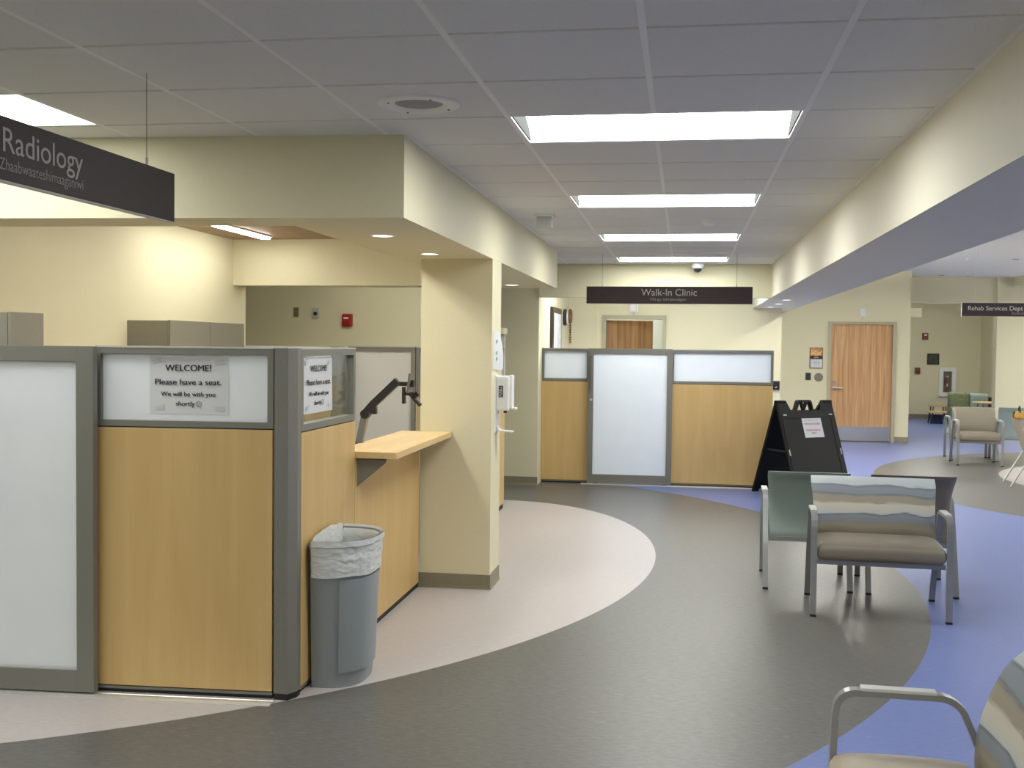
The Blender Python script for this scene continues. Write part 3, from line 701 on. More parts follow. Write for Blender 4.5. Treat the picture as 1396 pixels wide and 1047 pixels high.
# notices
def welcome(label, parent_loc, rz, w, h, curl):
    t = thing('paper_notice', label, 'notice', parent_loc, rz, 'welcome notices')
    part('sheet', MB().grid(lambda u, v: Vector((u * w, -0.002 - curl * (math.sin(PI * u * 1.5) ** 2) * (1 - v), v * h)), 16, 10, 0.0008), M['paper'], t, True)
    yo = -0.0045 - curl * 0.9
    for s, tw, cap, z in (('WELCOME!', 0.58, 0.105, 0.755), ('Please have a seat.', 0.84, 0.098, 0.512), ('We will be with you', 0.69, 0.078, 0.312)):
        part('lettering', put(text_mesh(s, tw * w, cap * h, 0.020, align='CENTER'), (w / 2 - 0.01 * w, yo, z * h)), M['ink'], t, True)
    part('lettering', put(text_mesh('shortly', 0.24 * w, 0.078 * h, 0.020), (0.335 * w, yo, 0.145 * h)), M['ink'], t, True)
    sm = MB(); r = 0.034 * w; cx, cz = 0.625 * w, 0.178 * h
    ring = [(cx + r * math.cos(a), yo, cz + r * math.sin(a)) for a in [2 * PI * k / 28 for k in range(29)]]
    sm.tube(ring, 0.0009, 6)
    sm.tube([(cx + 0.55 * r * math.cos(a), yo, cz + 0.55 * r * math.sin(a)) for a in [PI + 0.35 + (PI - 0.7) * k / 10 for k in range(11)]], 0.0008, 6)
    for q in (-1, 1): sm.cyl((cx + q * 0.32 * r, yo, cz + 0.28 * r), 0.0018, 0.001, 'y', 10)
    part('smiley_mark', sm, M['ink'], t, True)
    for x, z, a in ((0.09, 0.93, 0.35), (0.89, 0.91, 0.15), (0.13, 0.11, 0.2), (0.89, 0.10, -0.03)):
        tp = MB().box(-0.022, 0.022, -0.0005, 0.0005, -0.0105, 0.0105); tp.rot(-a, 'Y'); put(tp, (x * w, -0.0035 - curl * 0.6, z * h))
        part('tape_strip', tp, M['tape'], t, True)
q = fl(-0.61, 0.0255, 1.325)
welcome('white WELCOME notice taped to the frosted front pane', q, PR, 0.382, 0.268, 0.0)
welcome('white WELCOME notice taped to the clear side window', (SX - 0.0195, 4.982, 1.322), PI / 2, 0.425, 0.270, 0.004)

# waste bin with liner
BX, BY0, BY1 = -1.752, 4.985, 5.485
t = thing('waste_bin', 'grey half-round waste bin with white liner', 'waste bin', (-1.62, 5.27, 0))
byc = (BY0 + BY1) / 2
def dshape(s, grow=0.0, n=26):
    hw = (BY1 - BY0) / 2 * s + grow; dp = 0.258 * s + grow
    pts = [(BX - grow * 0 , byc - hw), ]
    out = []
    for i in range(n + 1):
        a = -PI / 2 + PI * i / n
        cx = math.copysign(abs(math.cos(a)) ** 0.75, math.cos(a)); sy = math.copysign(abs(math.sin(a)) ** 0.75, math.sin(a))
        out.append((BX + 0.02 + (dp - 0.02) * cx, byc + hw * sy))
    out = [(BX, byc - hw * 0.985)] + out + [(BX, byc + hw * 0.985)]
    return out
def loft(secs, cap0=True):
    b = bmesh.new(); rings = []
    for pts, z in secs: rings.append([b.verts.new((x, y, z)) for x, y in pts])
    n = len(rings[0])
    for A, B in zip(rings, rings[1:]):
        for i in range(n): b.faces.new((A[i], A[(i + 1) % n], B[(i + 1) % n], B[i]))
    if cap0: b.faces.new(rings[0])
    bmesh.ops.recalc_face_normals(b, faces=b.faces[:])
    m = MB(); m.merge(b); m.smooth = True; return m
secs = [(dshape(0.845), 0.004), (dshape(0.86), 0.0), (dshape(0.87), 0.012), (dshape(0.90), 0.2), (dshape(0.95), 0.5), (dshape(0.98), 0.675), (dshape(1.02), 0.68), (dshape(1.03), 0.71), (dshape(1.0), 0.71), (dshape(0.97), 0.675), (dshape(0.93), 0.45), (dshape(0.87), 0.05)]
part('body', loft(secs), M['binplastic'], t)
def shell_patch(i0, i1, z0, z1, off):
    def f(u, v):
        z = z0 + (z1 - z0) * v; s = 0.875 + (0.985 - 0.875) * z / 0.70
        P = dshape(s, off); k = i0 + (i1 - i0) * u; a = int(k); b_ = min(a + 1, len(P) - 1); w = k - a
        return Vector((P[a][0] * (1 - w) + P[b_][0] * w, P[a][1] * (1 - w) + P[b_][1] * w, z))
    return MB().grid(f, 30, 12, 0.004)
part('front_panel', shell_patch(4.6, 25.5, 0.075, 0.53, 0.009), M['binplastic'], t)
from mathutils import noise as mnoise
ZT = 0.715
def liner_pt(s, grow, u):
    P = dshape(s, grow); k = u * (len(P) - 1); a = int(k); b_ = min(a + 1, len(P) - 1); w = k - a
    return Vector((P[a][0] * (1 - w) + P[b_][0] * w, P[a][1] * (1 - w) + P[b_][1] * w, 0))
def liner_out(u, v):
    u = 0.02 + 0.96 * u
    z = ZT + 0.004 - 0.175 * v
    s = 0.875 + 0.11 * min(z, 0.70) / 0.70
    p = liner_pt(s, (0.020 if v < 0.18 else 0.012), u); p.z = z
    d = Vector((p.x - BX - 0.06, p.y - byc, 0)).normalized()
    q = mnoise.noise(Vector((u * 7, v * 5, 1.3))) * 0.008 + mnoise.noise(Vector((u * 22 + v * 9, v * 9 - u * 6, 4.1))) * 0.005
    edge = min(1, v * 4)
    p += d * (0.003 + abs(q) * edge * (1 - 0.4 * v)); p.z += 0.006 * mnoise.noise(Vector((u * 6, 0, 9))) * v
    return p
ln = MB().grid(liner_out, 120, 26, 0.0)
def liner_in(u, v):
    u = 0.02 + 0.96 * u
    p = liner_pt(1.03 - 0.09 * min(1, v * 7) - 0.05 * v, 0.008 * (1 - min(1, v * 7)), u)
    c = Vector((BX + 0.11, byc, 0)); d = p - c
    p = c + d * (1 + 0.05 * v * mnoise.noise(Vector((u * 16, v * 3, 2))))
    p.z = ZT + 0.005 + 0.008 * max(0, mnoise.noise(Vector((u * 5, 0, 7)))) * (1 - v) - 0.24 * v
    return p
ln.grid(liner_in, 120, 12, 0.0)
def liner_back(u, v):
    e_ = 0.012 + 0.04 * v; y = BY0 + e_ + (BY1 - BY0 - 2 * e_) * u
    z = ZT + 0.004 + 0.028 * math.sin(PI * u) ** 0.6 + 0.008 * mnoise.noise(Vector((u * 6, 0, 3))) - 0.24 * v
    return Vector((BX + 0.010 + 0.02 * v + 0.02 * mnoise.noise(Vector((u * 9, v * 3, 5))) * v, y, z))
ln.grid(liner_back, 50, 10, 0.0)
part('bin_liner', ln, M['liner'], t)

# interior of the cubicle
t = thing('work_surface', 'maple work surface behind the counter', 'desk', (-2.2, 6.1, 0))
part('top', MB().box(-2.46, -1.83, 5.0, 7.3, 0.71, 0.74, 0.003), M['maple'], t)
for y in (5.05, 7.2): part('end_panel', MB().box(-2.44, -1.86, y, y + 0.03, 0, 0.71), M['cabinet'], t)
t = thing('monitor_arm', 'black and grey empty monitor arm behind the counter', 'monitor arm', (-1.93, 6.3, 0.74))
Yv = 6.3
part('base', MB().box(-2.00, -1.86, Yv - 0.06, Yv + 0.06, 0.74, 0.755, 0.004), M['darkplastic'], t)
part('lower_arm', MB().sweep([(-1.945, Yv, 0.755), (-1.925, Yv, 0.98), (-1.872, Yv, 1.235)], [(-0.02, -0.02), (0.02, -0.02), (0.02, 0.02), (-0.02, 0.02)], Vector((0, 1, 0))), M['armgrey'], t)
part('elbow', MB().cyl((-1.868, Yv, 1.245), 0.028, 0.06, 'y', 20, bev=0.004), M['darkplastic'], t)
up = MB(); up.sweep([(-1.868, Yv, 1.25), (-1.82, Yv, 1.305), (-1.672, Yv, 1.445)], [(-0.022, -0.022), (0.022, -0.022), (0.022, 0.022), (-0.022, 0.022)], Vector((0, 1, 0))); up.box(-1.835, -1.80, Yv - 0.02, Yv + 0.02, 1.245, 1.29, 0.004)
part('upper_arm', up, M['darkplastic'], t)
part('wrist', MB().box(-1.665, -1.60, Yv - 0.015, Yv + 0.015, 1.415, 1.440, 0.004), M['darkplastic'], t)
vp = part('mounting_plate', MB().box(-1.600, -1.592, Yv - 0.06, Yv + 0.06, 1.375, 1.492, 0.002).rot(0.12, 'Y', (-1.596, Yv, 1.43)), M['bronze'], t)
part('hub', MB().cyl((-1.582, Yv, 1.43), 0.022, 0.02, 'x', 20), M['darkplastic'], vp)
ex = MB(); ex.box(-1.645, -1.628, Yv - 0.01, Yv + 0.03, 1.31, 1.41, 0.002); ex.box(-1.63, -1.565, Yv, Yv + 0.02, 1.36, 1.378, 0.002)
ex.tube([(-1.60, Yv + 0.01, 1.37), (-1.565, Yv + 0.01, 1.33), (-1.535, Yv + 0.01, 1.30)], 0.012, 10); ex.tube([(-1.585, Yv + 0.01, 1.345), (-1.552, Yv + 0.01, 1.375)], 0.014, 10)
part('second_mount', ex, M['darkplastic'], t)
# rear partitions
t = thing('partition_panel', 'pale grey fabric partition at the back of the cubicle', 'partition', (-2.34, 8.3, 0))
part('frame', frame_rect(MB(), -2.60, -2.06, 8.28, 8.34, 0.02, H, 0.035), M['frame'], t)
part('fabric_sheet', MB().box(-2.565, -2.095, 8.29, 8.33, 0.055, H - 0.035), M['tack'], t)
part('top_cap', MB().box(-2.60, -2.06, 8.27, 8.35, H, H + 0.008), M['framelight'], t)
t = thing('partition_panel', 'tan partition with blue-grey glazed top beside the column', 'partition', (-1.9, 8.3, 0))
part('frame', frame_rect(MB(), -2.055, -1.76, 8.28, 8.34, 1.25, H, 0.03), M['frame'], t)
part('glazing', MB().box(-2.025, -1.79, 8.305, 8.315, 1.28, H - 0.03), M['frosted'], t)
part('fabric_sheet', MB().box(-2.055, -1.76, 8.285, 8.335, 0.02, 1.25), M['tan_tack'], t)
t = thing('partition_panel', 'tan partition seen through the side window', 'partition', (-3.0, 8.2, 0))
part('fabric_sheet', MB().box(-3.56, -2.70, 8.17, 8.22, 0.02, 1.45), M['tan_tack'], t)
part('frame', MB().box(-2.70, -2.61, 8.15, 8.25, 0.02, H, 0.003), M['frame'], t)
part('frosted_top', MB().box(-3.56, -2.70, 8.185, 8.205, 1.45, 1.60), M['frosted'], t)
part('top_rail', MB().box(-3.56, -2.70, 8.17, 8.22, 1.60, H), M['framelight'], t)
solo('storage_tray', MB().prism([(-3.0, 0.741), (-2.6, 0.741), (-2.56, 0.96), (-2.75, 1.05), (-3.0, 0.98)], 'y', 7.4, 7.9, 0.004), M['cabinet'], 'dark document tray behind the side window', 'tray')
t = thing('back_desk', 'maple back desk inside the cubicle', 'desk', (-2.9, 7.6, 0))
part('top', MB().box(-3.58, -2.48, 7.25, 8.12, 0.71, 0.74, 0.003), M['maple'], t)
part('end_panel', MB().box(-2.52, -2.49, 7.3, 8.1, 0, 0.71), M['cabinet'], t)
part('end_panel', MB().box(-3.55, -3.52, 7.3, 8.1, 0, 0.71), M['cabinet'], t)
# wall cabinets
def wallcab(label, y0, y1, ndoors):
    t = thing('wall_cabinet', label, 'cabinet', (-3.45, (y0 + y1) / 2, 1.42), 0, 'overhead cabinets')
    part('carcass', MB().box(-3.6, -3.32, y0, y1, 1.42, 1.80), M['cabinet'], t)
    w = (y1 - y0) / ndoors
    for k in range(ndoors): part('door', MB().box(-3.319, -3.30, y0 + k * w + 0.003, y0 + (k + 1) * w - 0.003, 1.425, 1.803, 0.002), M['cabinet'], t)
wallcab('grey overhead cabinet with two doors on the cream wall', 6.683, 7.897, 2)
wallcab('grey overhead cabinet at the far left edge', 4.98, 5.264, 1)
# wall devices in reception
def wbox(y, x0, x1, z0, z1, d, bev=0.004): return MB().box(x0, x1, y - d, y + 0.004, z0, z1, bev)
solo('switch_plate', wbox(10.9, -4.015, -3.96, 1.933, 2.032, 0.008), M['brass'], 'small brown wall plate, leftmost beside the fire alarm', 'wall plate')
t = thing('intercom', 'grey intercom plate with round black button left of the fire alarm', 'intercom', (-3.77, 10.9, 1.92))
part('plate', wbox(10.9, -3.803, -3.739, 1.918, 2.028, 0.02), M['framelight'], t)
part('button', MB().cyl((-3.771, 10.876, 1.968), 0.019, 0.014, 'y'), M['darkplastic'], t)
t = thing('fire_alarm_pull', 'red fire alarm pull station on the reception wall', 'fire alarm', (-3.43, 10.9, 1.84))
part('body', wbox(10.9, -3.482, -3.374, 1.838, 1.968, 0.045, 0.012), M['red'], t)
part('label_strip', wbox(10.856, -3.462, -3.41, 1.915, 1.932, 0.003, 0.0), M['white'], t)
part('pull_bar', wbox(10.856, -3.465, -3.39, 1.86, 1.895, 0.012), M['red'], t)
# side run beyond the column
t = thing('partition_panel', 'maple partition beyond the column with a tall grey end post', 'partition', (-1.80, 9.9, 0))
part('laminate_sheet', MB().box(-1.845, -1.795, 8.6, 11.0, 0.05, 1.24), M['maple'], t)
part('base_rail', MB().box(-1.838, -1.80, 8.6, 10.98, 0, 0.05), M['seam'], t)
fr = MB(); fr.box(-1.845, -1.795, 8.6, 8.64, 1.24, H); fr.box(-1.845, -1.795, 8.64, 10.94, H - 0.035, H); fr.box(-1.845, -1.795, 8.64, 10.94, 1.24, 1.275)
part('glazing_frame', fr, M['frame'], t)
part('glazing', MB().box(-1.824, -1.816, 8.64, 10.94, 1.275, H - 0.035), M['frosted'], t)
pf = part('end_post', MB().box(-1.845, -1.795, 10.94, 11.0, 1.24, 1.775), M['framelight'], t)
part('post_cap', MB().box(-1.86, -1.78, 10.80, 11.02, 1.775, 1.835, 0.004), M['paint'], t, False, 'beige cap block')

# column: sanitiser and notice
t = thing('sanitizer_dispenser', 'white hand sanitizer dispenser on the column with drip tray', 'dispenser', (-1.279, 7.47, 1.06))
part('back_plate', MB().box(-1.283, -1.272, 7.40, 7.53, 1.06, 1.455, 0.003), M['white'], t)
bd = part('body', MB().box(-1.272, -1.180, 7.41, 7.53, 1.212, 1.452, 0.014, 3), M['white'], t)
part('logo', MB().box(-1.252, -1.222, 7.4075, 7.411, 1.305, 1.385), M['navy'], bd)
tm = text_mesh('PURELL', 0.066, 0.017, 0.0); tm.rot(-PI / 2, 'Y'); put(tm, (-1.230, 7.4065, 1.312)); part('logo_lettering', tm, M['white'], bd)
part('front_cover', MB().box(-1.186, -1.160, 7.425, 7.515, 1.225, 1.458, 0.008), M['white'], t)
part('push_bar', MB().box(-1.185, -1.135, 7.44, 7.50, 1.218, 1.234, 0.005), M['white'], t)
part('nozzle', MB().cyl((-1.215, 7.47, 1.205), 0.012, 0.02), M['darkplastic'], t)
part('drip_tray', MB().sweep([(-1.268, 7.47, 1.21), (-1.268, 7.47, 1.11), (-1.262, 7.47, 1.085), (-1.245, 7.47, 1.072), (-1.16, 7.47, 1.066)], [(-0.045, -0.004), (0.045, -0.004), (0.045, 0.004), (-0.045, 0.004)], Vector((0, 1, 0))), M['white'], t)
t = thing('paper_notice', 'curling white paper notice above the sanitizer dispenser', 'notice', (-1.275, 7.4, 1.5))
part('sheet', MB().grid(lambda u, v: Vector((-1.2775 + 0.03 * (1 - v) * u * u + 0.012 * math.sin(PI * v) * u, 7.31 + 0.24 * u, 1.495 + 0.265 * v)), 12, 12, 0.0008), M['paper'], t)
for k, z in enumerate((1.68, 1.60, 1.56)): part('printed_mark', MB().box(-1.268, -1.2655, 7.39, 7.43 + 0.01 * k, z, z + 0.02), M['greyink'], t)

# ------------------------------------------------------------------ far walk-in partition
FY, FZ = 13.19, 1.632
H = FZ
panel('maple partition with frosted top left of the far sliding door', (-1.70, FY, 0), 0, 0.58, 'frosted', zs=1.24, g='far walk-in partitions')
panel('wide maple partition with frosted top right of the far sliding door', (-0.14, FY, 0), 0, 1.19, 'frosted', zs=1.225, g='far walk-in partitions')
sliding('frosted sliding door of the far walk-in partition', (-1.13, FY - 0.075, 0), 0, 1.005, FZ + 0.004, 0.065, 0.12, 0.06, True)
track('thin floor track below the far walk-in partition', (-1.2, FY - 0.06, 0), 0, 2.2)

# back alcove things
t = thing('picture_frame', 'dark framed picture on the lit side wall of the alcove', 'picture', (-1.7, 14.4, 1.3))
part('frame', MB().box(-1.70, -1.66, 13.95, 14.95, 1.30, 2.165, 0.004), M['darkframe'], t)
part('print', MB().box(-1.661, -1.656, 14.05, 14.85, 1.38, 2.085), M['mat_print'], t)
t = thing('wall_clock', 'black and white round object hung right of the picture frame', 'clock', (-1.7, 15.55, 1.95))
part('case', MB().lathe([(0, 0.0), (0.115, 0.0), (0.12, 0.03), (0.10, 0.05), (0, 0.05)], (-1.70, 15.55, 2.07), axis='x'), M['darkplastic'], t)
part('face', MB().cyl((-1.648, 15.55, 2.07), 0.095, 0.006, 'x'), M['white'], t)
t = thing('wall_ornament', 'hanging brown beaded ornament in the alcove corner', 'ornament', (-1.65, 16.15, 1.7))
mb = MB(); mb.tube([(-1.665 + 0.0, 16.15 + 0.09 * math.cos(a), 2.10 + 0.09 * math.sin(a)) for a in [2 * PI * k / 24 for k in range(25)]], 0.022, 8)
part('hoop', mb, M['beads'], t)
mb = MB()
for k in range(9): mb.lathe([(0, -0.02), (0.022, 0), (0, 0.02)], (-1.665, 16.15, 2.0 - k * 0.035), 10)
part('bead_string', mb, M['beads'], t)
def chime(label, x, y, z):
    t = thing('wall_light', label, 'wall light', (x, y, z), 0, 'wall lights above doors')
    part('back_plate', MB().box(x - 0.065, x + 0.065, y - 0.02, y, z, z + 0.15, 0.004), M['white'], t)
    part('cover', MB().box(x - 0.045, x + 0.045, y - 0.07, y - 0.02, z + 0.012, z + 0.142, 0.015, 3), M['white'], t)
    part('stem', MB().cyl((x, y - 0.012, z - 0.025), 0.010, 0.05), M['signedge'], t)
chime('white box lamp above the ajar back door', -0.74, 16.3, 2.17)
chime('white box lamp above the closed oak door', 3.147, 20.3, 2.24)
t = thing('wall_phone', 'black box with pale mark beside the far partition end', 'wall device', (1.34, 16.3, 1.05))
part('body', MB().box(1.285, 1.385, 16.26, 16.30, 1.055, 1.185, 0.005), M['darkplastic'], t)
part('pale_mark', MB().box(1.32, 1.35, 16.256, 16.26, 1.09, 1.10).rot(-0.5, 'Y', (1.335, 16.258, 1.095)), M['white'], t)

# door wall signs
t = thing('door_sign', 'framed sign with warm photo left of the closed oak door', 'sign', (2.36, 20.3, 1.31))
part('back_board', MB().box(2.245, 2.475, 20.275, 20.30, 1.305, 1.68, 0.004), M['darkframe'], t)
part('photo', MB().box(2.258, 2.465, 20.270, 20.275, 1.535, 1.668), M['warmphoto'], t)
part('name_strip', MB().box(2.258, 2.465, 20.270, 20.275, 1.475, 1.533), M['signface'], t)
part('lettering', put(text_mesh('REHAB', 0.07, 0.02, 0.0, align='CENTER'), (2.36, 20.2695, 1.494)), M['letterpale'], t)
part('paper_insert', MB().box(2.258, 2.465, 20.270, 20.275, 1.318, 1.472), M['paper'], t)
for k, (w, z) in enumerate(((0.10, 1.42), (0.11, 1.40), (0.09, 1.38))): part('printed_line', MB().box(2.36 - w / 2, 2.36 + w / 2, 20.2685, 20.270, z, z + 0.009), M['greyink'], t)
solo('card_reader', wbox(20.3, 2.18, 2.27, 1.095, 1.225, 0.03), M['darkplastic'], 'small black card reader left of the closed oak door', 'card reader')
solo('push_plate', MB().lathe([(0, 0), (0.082, 0), (0.078, 0.018), (0, 0.022)], (2.41, 20.3, 1.145), 32).rot(0, 'Z'), M['bronze'], 'grey round push plate beside the card reader', 'push plate') if False else None
pl = MB().lathe([(0, -0.022), (0.072, -0.018), (0.080, 0), (0, 0)], (0, 0, 0), 36); pl.bm.transform(Matrix.Translation((2.41, 20.304, 1.145)) @ Matrix.Rotation(-PI / 2, 4, 'X')); 
solo('push_plate', pl, M['bronze'], 'grey round push plate beside the black card reader', 'push plate')

# recess wall things
t = thing('fire_strobe', 'dark red fire strobe high on the recess wall', 'fire alarm', (5.765, 27.7, 1.9))
part('body', wbox(27.7, 5.695, 5.833, 1.90, 2.066, 0.05), M['darkred'], t)
part('lens', wbox(27.65, 5.74, 5.80, 2.0, 2.04, 0.01), M['white'], t)
t = thing('picture_frame', 'small black framed dark picture on the recess wall', 'picture', (5.96, 27.7, 1.3))
part('frame', wbox(27.7, 5.824, 6.101, 1.305, 1.572, 0.03), M['darkplastic'], t)
part('print', wbox(27.67, 5.855, 6.07, 1.335, 1.54, 0.004, 0), M['darkphoto'], t)
t = thing('fire_alarm_pull', 'dark red pull station low on the recess wall', 'fire alarm', (5.6, 27.7, 1.07))
part('body', wbox(27.7, 5.543, 5.666, 1.07, 1.23, 0.05, 0.01), M['darkred'], t)
part('pull_bar', wbox(27.65, 5.565, 5.645, 1.12, 1.15, 0.02), M['darkframe'], t)
t = thing('extinguisher_cabinet', 'white framed fire extinguisher cabinet on the recess wall', 'fire extinguisher cabinet', (6.3, 27.7, 0.55))
part('cabinet_frame', frame_rect(MB(), 6.10, 6.49, 27.62, 27.70, 0.545, 1.24, 0.095), M['white'], t)
part('back_panel', MB().box(6.19, 6.40, 27.688, 27.699, 0.635, 1.15), M['bronze'], t)
part('glazing', MB().box(6.19, 6.40, 27.640, 27.644, 0.635, 1.15), M['glass'], t)
e = thing('fire_extinguisher', 'red fire extinguisher inside the white wall cabinet', 'fire extinguisher', (6.29, 27.668, 0.64))
part('cylinder', MB().lathe([(0, 0), (0.018, 0), (0.019, 0.01), (0.019, 0.30), (0.015, 0.34), (0.007, 0.36), (0, 0.36)], (6.29, 27.666, 0.64)), M['red'], e)
part('valve_handle', MB().box(6.255, 6.325, 27.656, 27.676, 1.0, 1.04, 0.004), M['steel'], e)
part('hose', MB().tube([(6.27, 27.664, 1.02), (6.235, 27.664, 0.98), (6.23, 27.664, 0.86), (6.245, 27.664, 0.80)], 0.010, 8), M['darkplastic'], e)
part('label_patch', MB().box(6.275, 6.305, 27.645, 27.648, 0.78, 0.85), M['white'], e)

# ------------------------------------------------------------------ chairs (local: front = -y, origin on floor)
def arc(c, r, a0, a1, n, x):
    return [(x, c[0] + r * math.cos(a0 + (a1 - a0) * i / n), c[1] + r * math.sin(a0 + (a1 - a0) * i / n)) for i in range(n + 1)]
def make_chair(label, W, seat_mat, back_mat, loc, rz, group=None):
    t = thing('waiting_chair', label, 'chair', loc, rz, group)
    aw, ath, az = 0.037, 0.019, 0.636
    for s in (-1, 1):
        x = s * (W / 2 - aw / 2)
        r = 0.055
        path = [(x, -0.305, 0.012), (x, -0.288, az - r - 0.02)]
        path += arc((-0.285 + r, az - r), r, PI, PI / 2, 6, x)
        path += [(x, 0.0, az)]
        path += arc((0.005, az - 0.085), 0.085, PI / 2, 0.30, 7, x)
        path += [(x, 0.205, 0.30), (x, 0.305, 0.012)]
        prof = [(-aw / 2, -ath / 2), (aw / 2, -ath / 2), (aw / 2, ath / 2), (-aw / 2, ath / 2)]
        f = part('side_frame', MB().sweep(path, prof), M['silver'], t, True)
        part('arm_cap', MB().box(x - aw / 2 - 0.002, x + aw / 2 + 0.002, -0.215, 0.0, az + ath / 2 - 0.002, az + ath / 2 + 0.008, 0.003), M['silvercap'], f, True)
        for y in (-0.305, 0.305): part('foot_glide', MB().box(x - aw / 2, x + aw / 2, y - 0.016, y + 0.016, 0.0, 0.014, 0.002), M['seam'], f, True)
    iw = W / 2 - aw
    rl = MB(); rl.box(-iw, iw, -0.262, -0.232, 0.320, 0.350); rl.box(-iw, iw, 0.175, 0.205, 0.320, 0.350); rl.box(-iw, iw, -0.02, 0.02, 0.322, 0.345)
    rl.box(-iw, -iw + 0.02, -0.232, 0.175, 0.320, 0.348); rl.box(iw - 0.02, iw, -0.232, 0.175, 0.320, 0.348)
    part('seat_rail', rl, M['silver'], t, True)
    part('seat', MB().cushion(-iw - 0.002, iw + 0.002, -0.312, 0.105, 0.350, 0.455, 0.042, 0.030), seat_mat, t, True)
    bw = iw + 0.012
    def side(v):                       # half width against height: slim waist, flared top
        return bw - 0.014 * math.sin(PI * min(1, max(0, (v - 0.15) / 0.75))) 
    n = 26; secs = []
    for j in range(n + 1):
        v = j / n; z = 0.345 + (0.815 - 0.345) * v; yc = 0.150 - 0.16 * v + 0.26 * v ** 2 + (0.0 if v < 0.85 else 0.35 * (v - 0.85) ** 1.4)
        th = 0.052
        if v > 0.93: th *= math.sqrt(max(0.02, 1 - ((v - 0.93) / 0.07) ** 2 * 0.85))
        if v < 0.05: th *= 0.55 + 9 * v
        secs.append((z, yc, th, side(v)))
    b = bmesh.new(); rings = []
    m = 10
    for z, yc, th, hw in secs:
        ring = []
        for sgn, rngx in ((-1, range(0, 25)), (1, range(24, -1, -1))):
            for k in rngx:
                u = -1 + 2 * k / 24
                edge = 1 - max(0, (abs(u) - 0.93) / 0.07) ** 2 * 0.75
                cur = 0.012 * (1 - u * u)
                ring.append(b.verts.new((u * hw, yc + cur + sgn * th / 2 * edge, z)))
        rings.append(ring)
    L = len(rings[0])
    for A, B in zip(rings, rings[1:]):
        for i in range(L): b.faces.new((A[i], A[(i + 1) % L], B[(i + 1) % L], B[i]))
    b.faces.new(rings[0]); b.faces.new(rings[-1]); bmesh.ops.recalc_face_normals(b, faces=b.faces[:])
    mb = MB(); mb.merge(b); mb.smooth = True
    part('backrest', mb, back_mat, t, True)
    return t
RZ = -0.05
make_chair('wide taupe waiting chair with wavy striped back, facing the viewer', 0.835, M['taupe'], M['pattern'], (1.235, 7.24, 0), RZ)
make_chair('waiting chair with sage green back turned away, left of striped chair', 0.60, M['greenvinyl'], M['greenvinyl'], (0.875, 7.985, 0), PI + RZ * 0.6, 'chairs turned away')
make_chair('waiting chair with brown back turned away, right of striped chair', 0.60, M['brownvinyl'], M['brownvinyl'], (1.555, 7.945, 0), PI + RZ * 0.6, 'chairs turned away')
make_chair('tan waiting chair with wavy striped back, cut off at lower right corner', 0.80, M['tanvinyl'], M['pattern'], (0.745, 2.985, 0), -PI / 2 - 0.03)
make_chair('taupe waiting chair in the rehab area, facing the viewer', 0.64, M['taupe'], M['taupe'], (4.255, 16.83, 0), -0.06)
make_chair('pale blue waiting chair back to back with the rehab taupe chair', 0.64, M['bluevinyl'], M['bluevinyl'], (4.33, 17.53, 0), PI - 0.06, 'pale blue rehab chairs')
make_chair('pale blue waiting chair turned away at the right edge', 0.64, M['bluevinyl'], M['bluevinyl'], (4.985, 17.50, 0), PI - 0.06, 'pale blue rehab chairs')
# tan stacking chair at the right edge: seen from behind, leaning back
t = thing('stacking_chair', 'tan stacking chair with thin metal legs on the white floor circle', 'chair', (4.19, 14.32, 0), -0.10)
shell = MB().grid(lambda u, v: Vector((-0.10 + 0.17 * (1 - v) + 0.03 * math.sin(PI * u), -0.27 + 0.54 * u, 0.33 + 0.49 * v)), 10, 10, 0.018)
part('backrest', shell, M['tanvinyl'], t, True)
part('seat', MB().cushion(0.06, 0.52, -0.26, 0.26, 0.40, 0.44, 0.018, 0.008), M['tanvinyl'], t, True)
for y in (-0.26, 0.26):
    part('leg', MB().tube([(-0.19, y, 0.004), (0.02, y, 0.38), (0.05, y, 0.43)], 0.011), M['steel'], t, True)
    part('leg', MB().tube([(0.55, y, 0.004), (0.44, y, 0.38), (0.42, y, 0.41)], 0.011), M['steel'], t, True)
part('seat_rail', MB().tube([(0.04, -0.26, 0.405), (0.04, 0.26, 0.405)], 0.010), M['steel'], t, True)
t = thing('shoulder_bag', 'small gold and black bag on the tan stacking chair back', 'bag', (4.115, 14.27, 0.818), -0.10)
part('body', MB().cushion(-0.075, 0.055, -0.06, 0.06, 0.0, 0.085, 0.03, 0.02, 8), M['gold'], t, True)
part('flap', MB().cushion(-0.083, -0.045, -0.035, 0.035, 0.01, 0.10, 0.015, 0.0, 6), M['darkplastic'], t, True)
part('handle', MB().tube([(-0.01, 0.045 * math.cos(a), 0.085 + 0.075 * math.sin(a)) for a in [PI * k / 12 for k in range(13)]], 0.009, 8), M['darkplastic'], t, True)

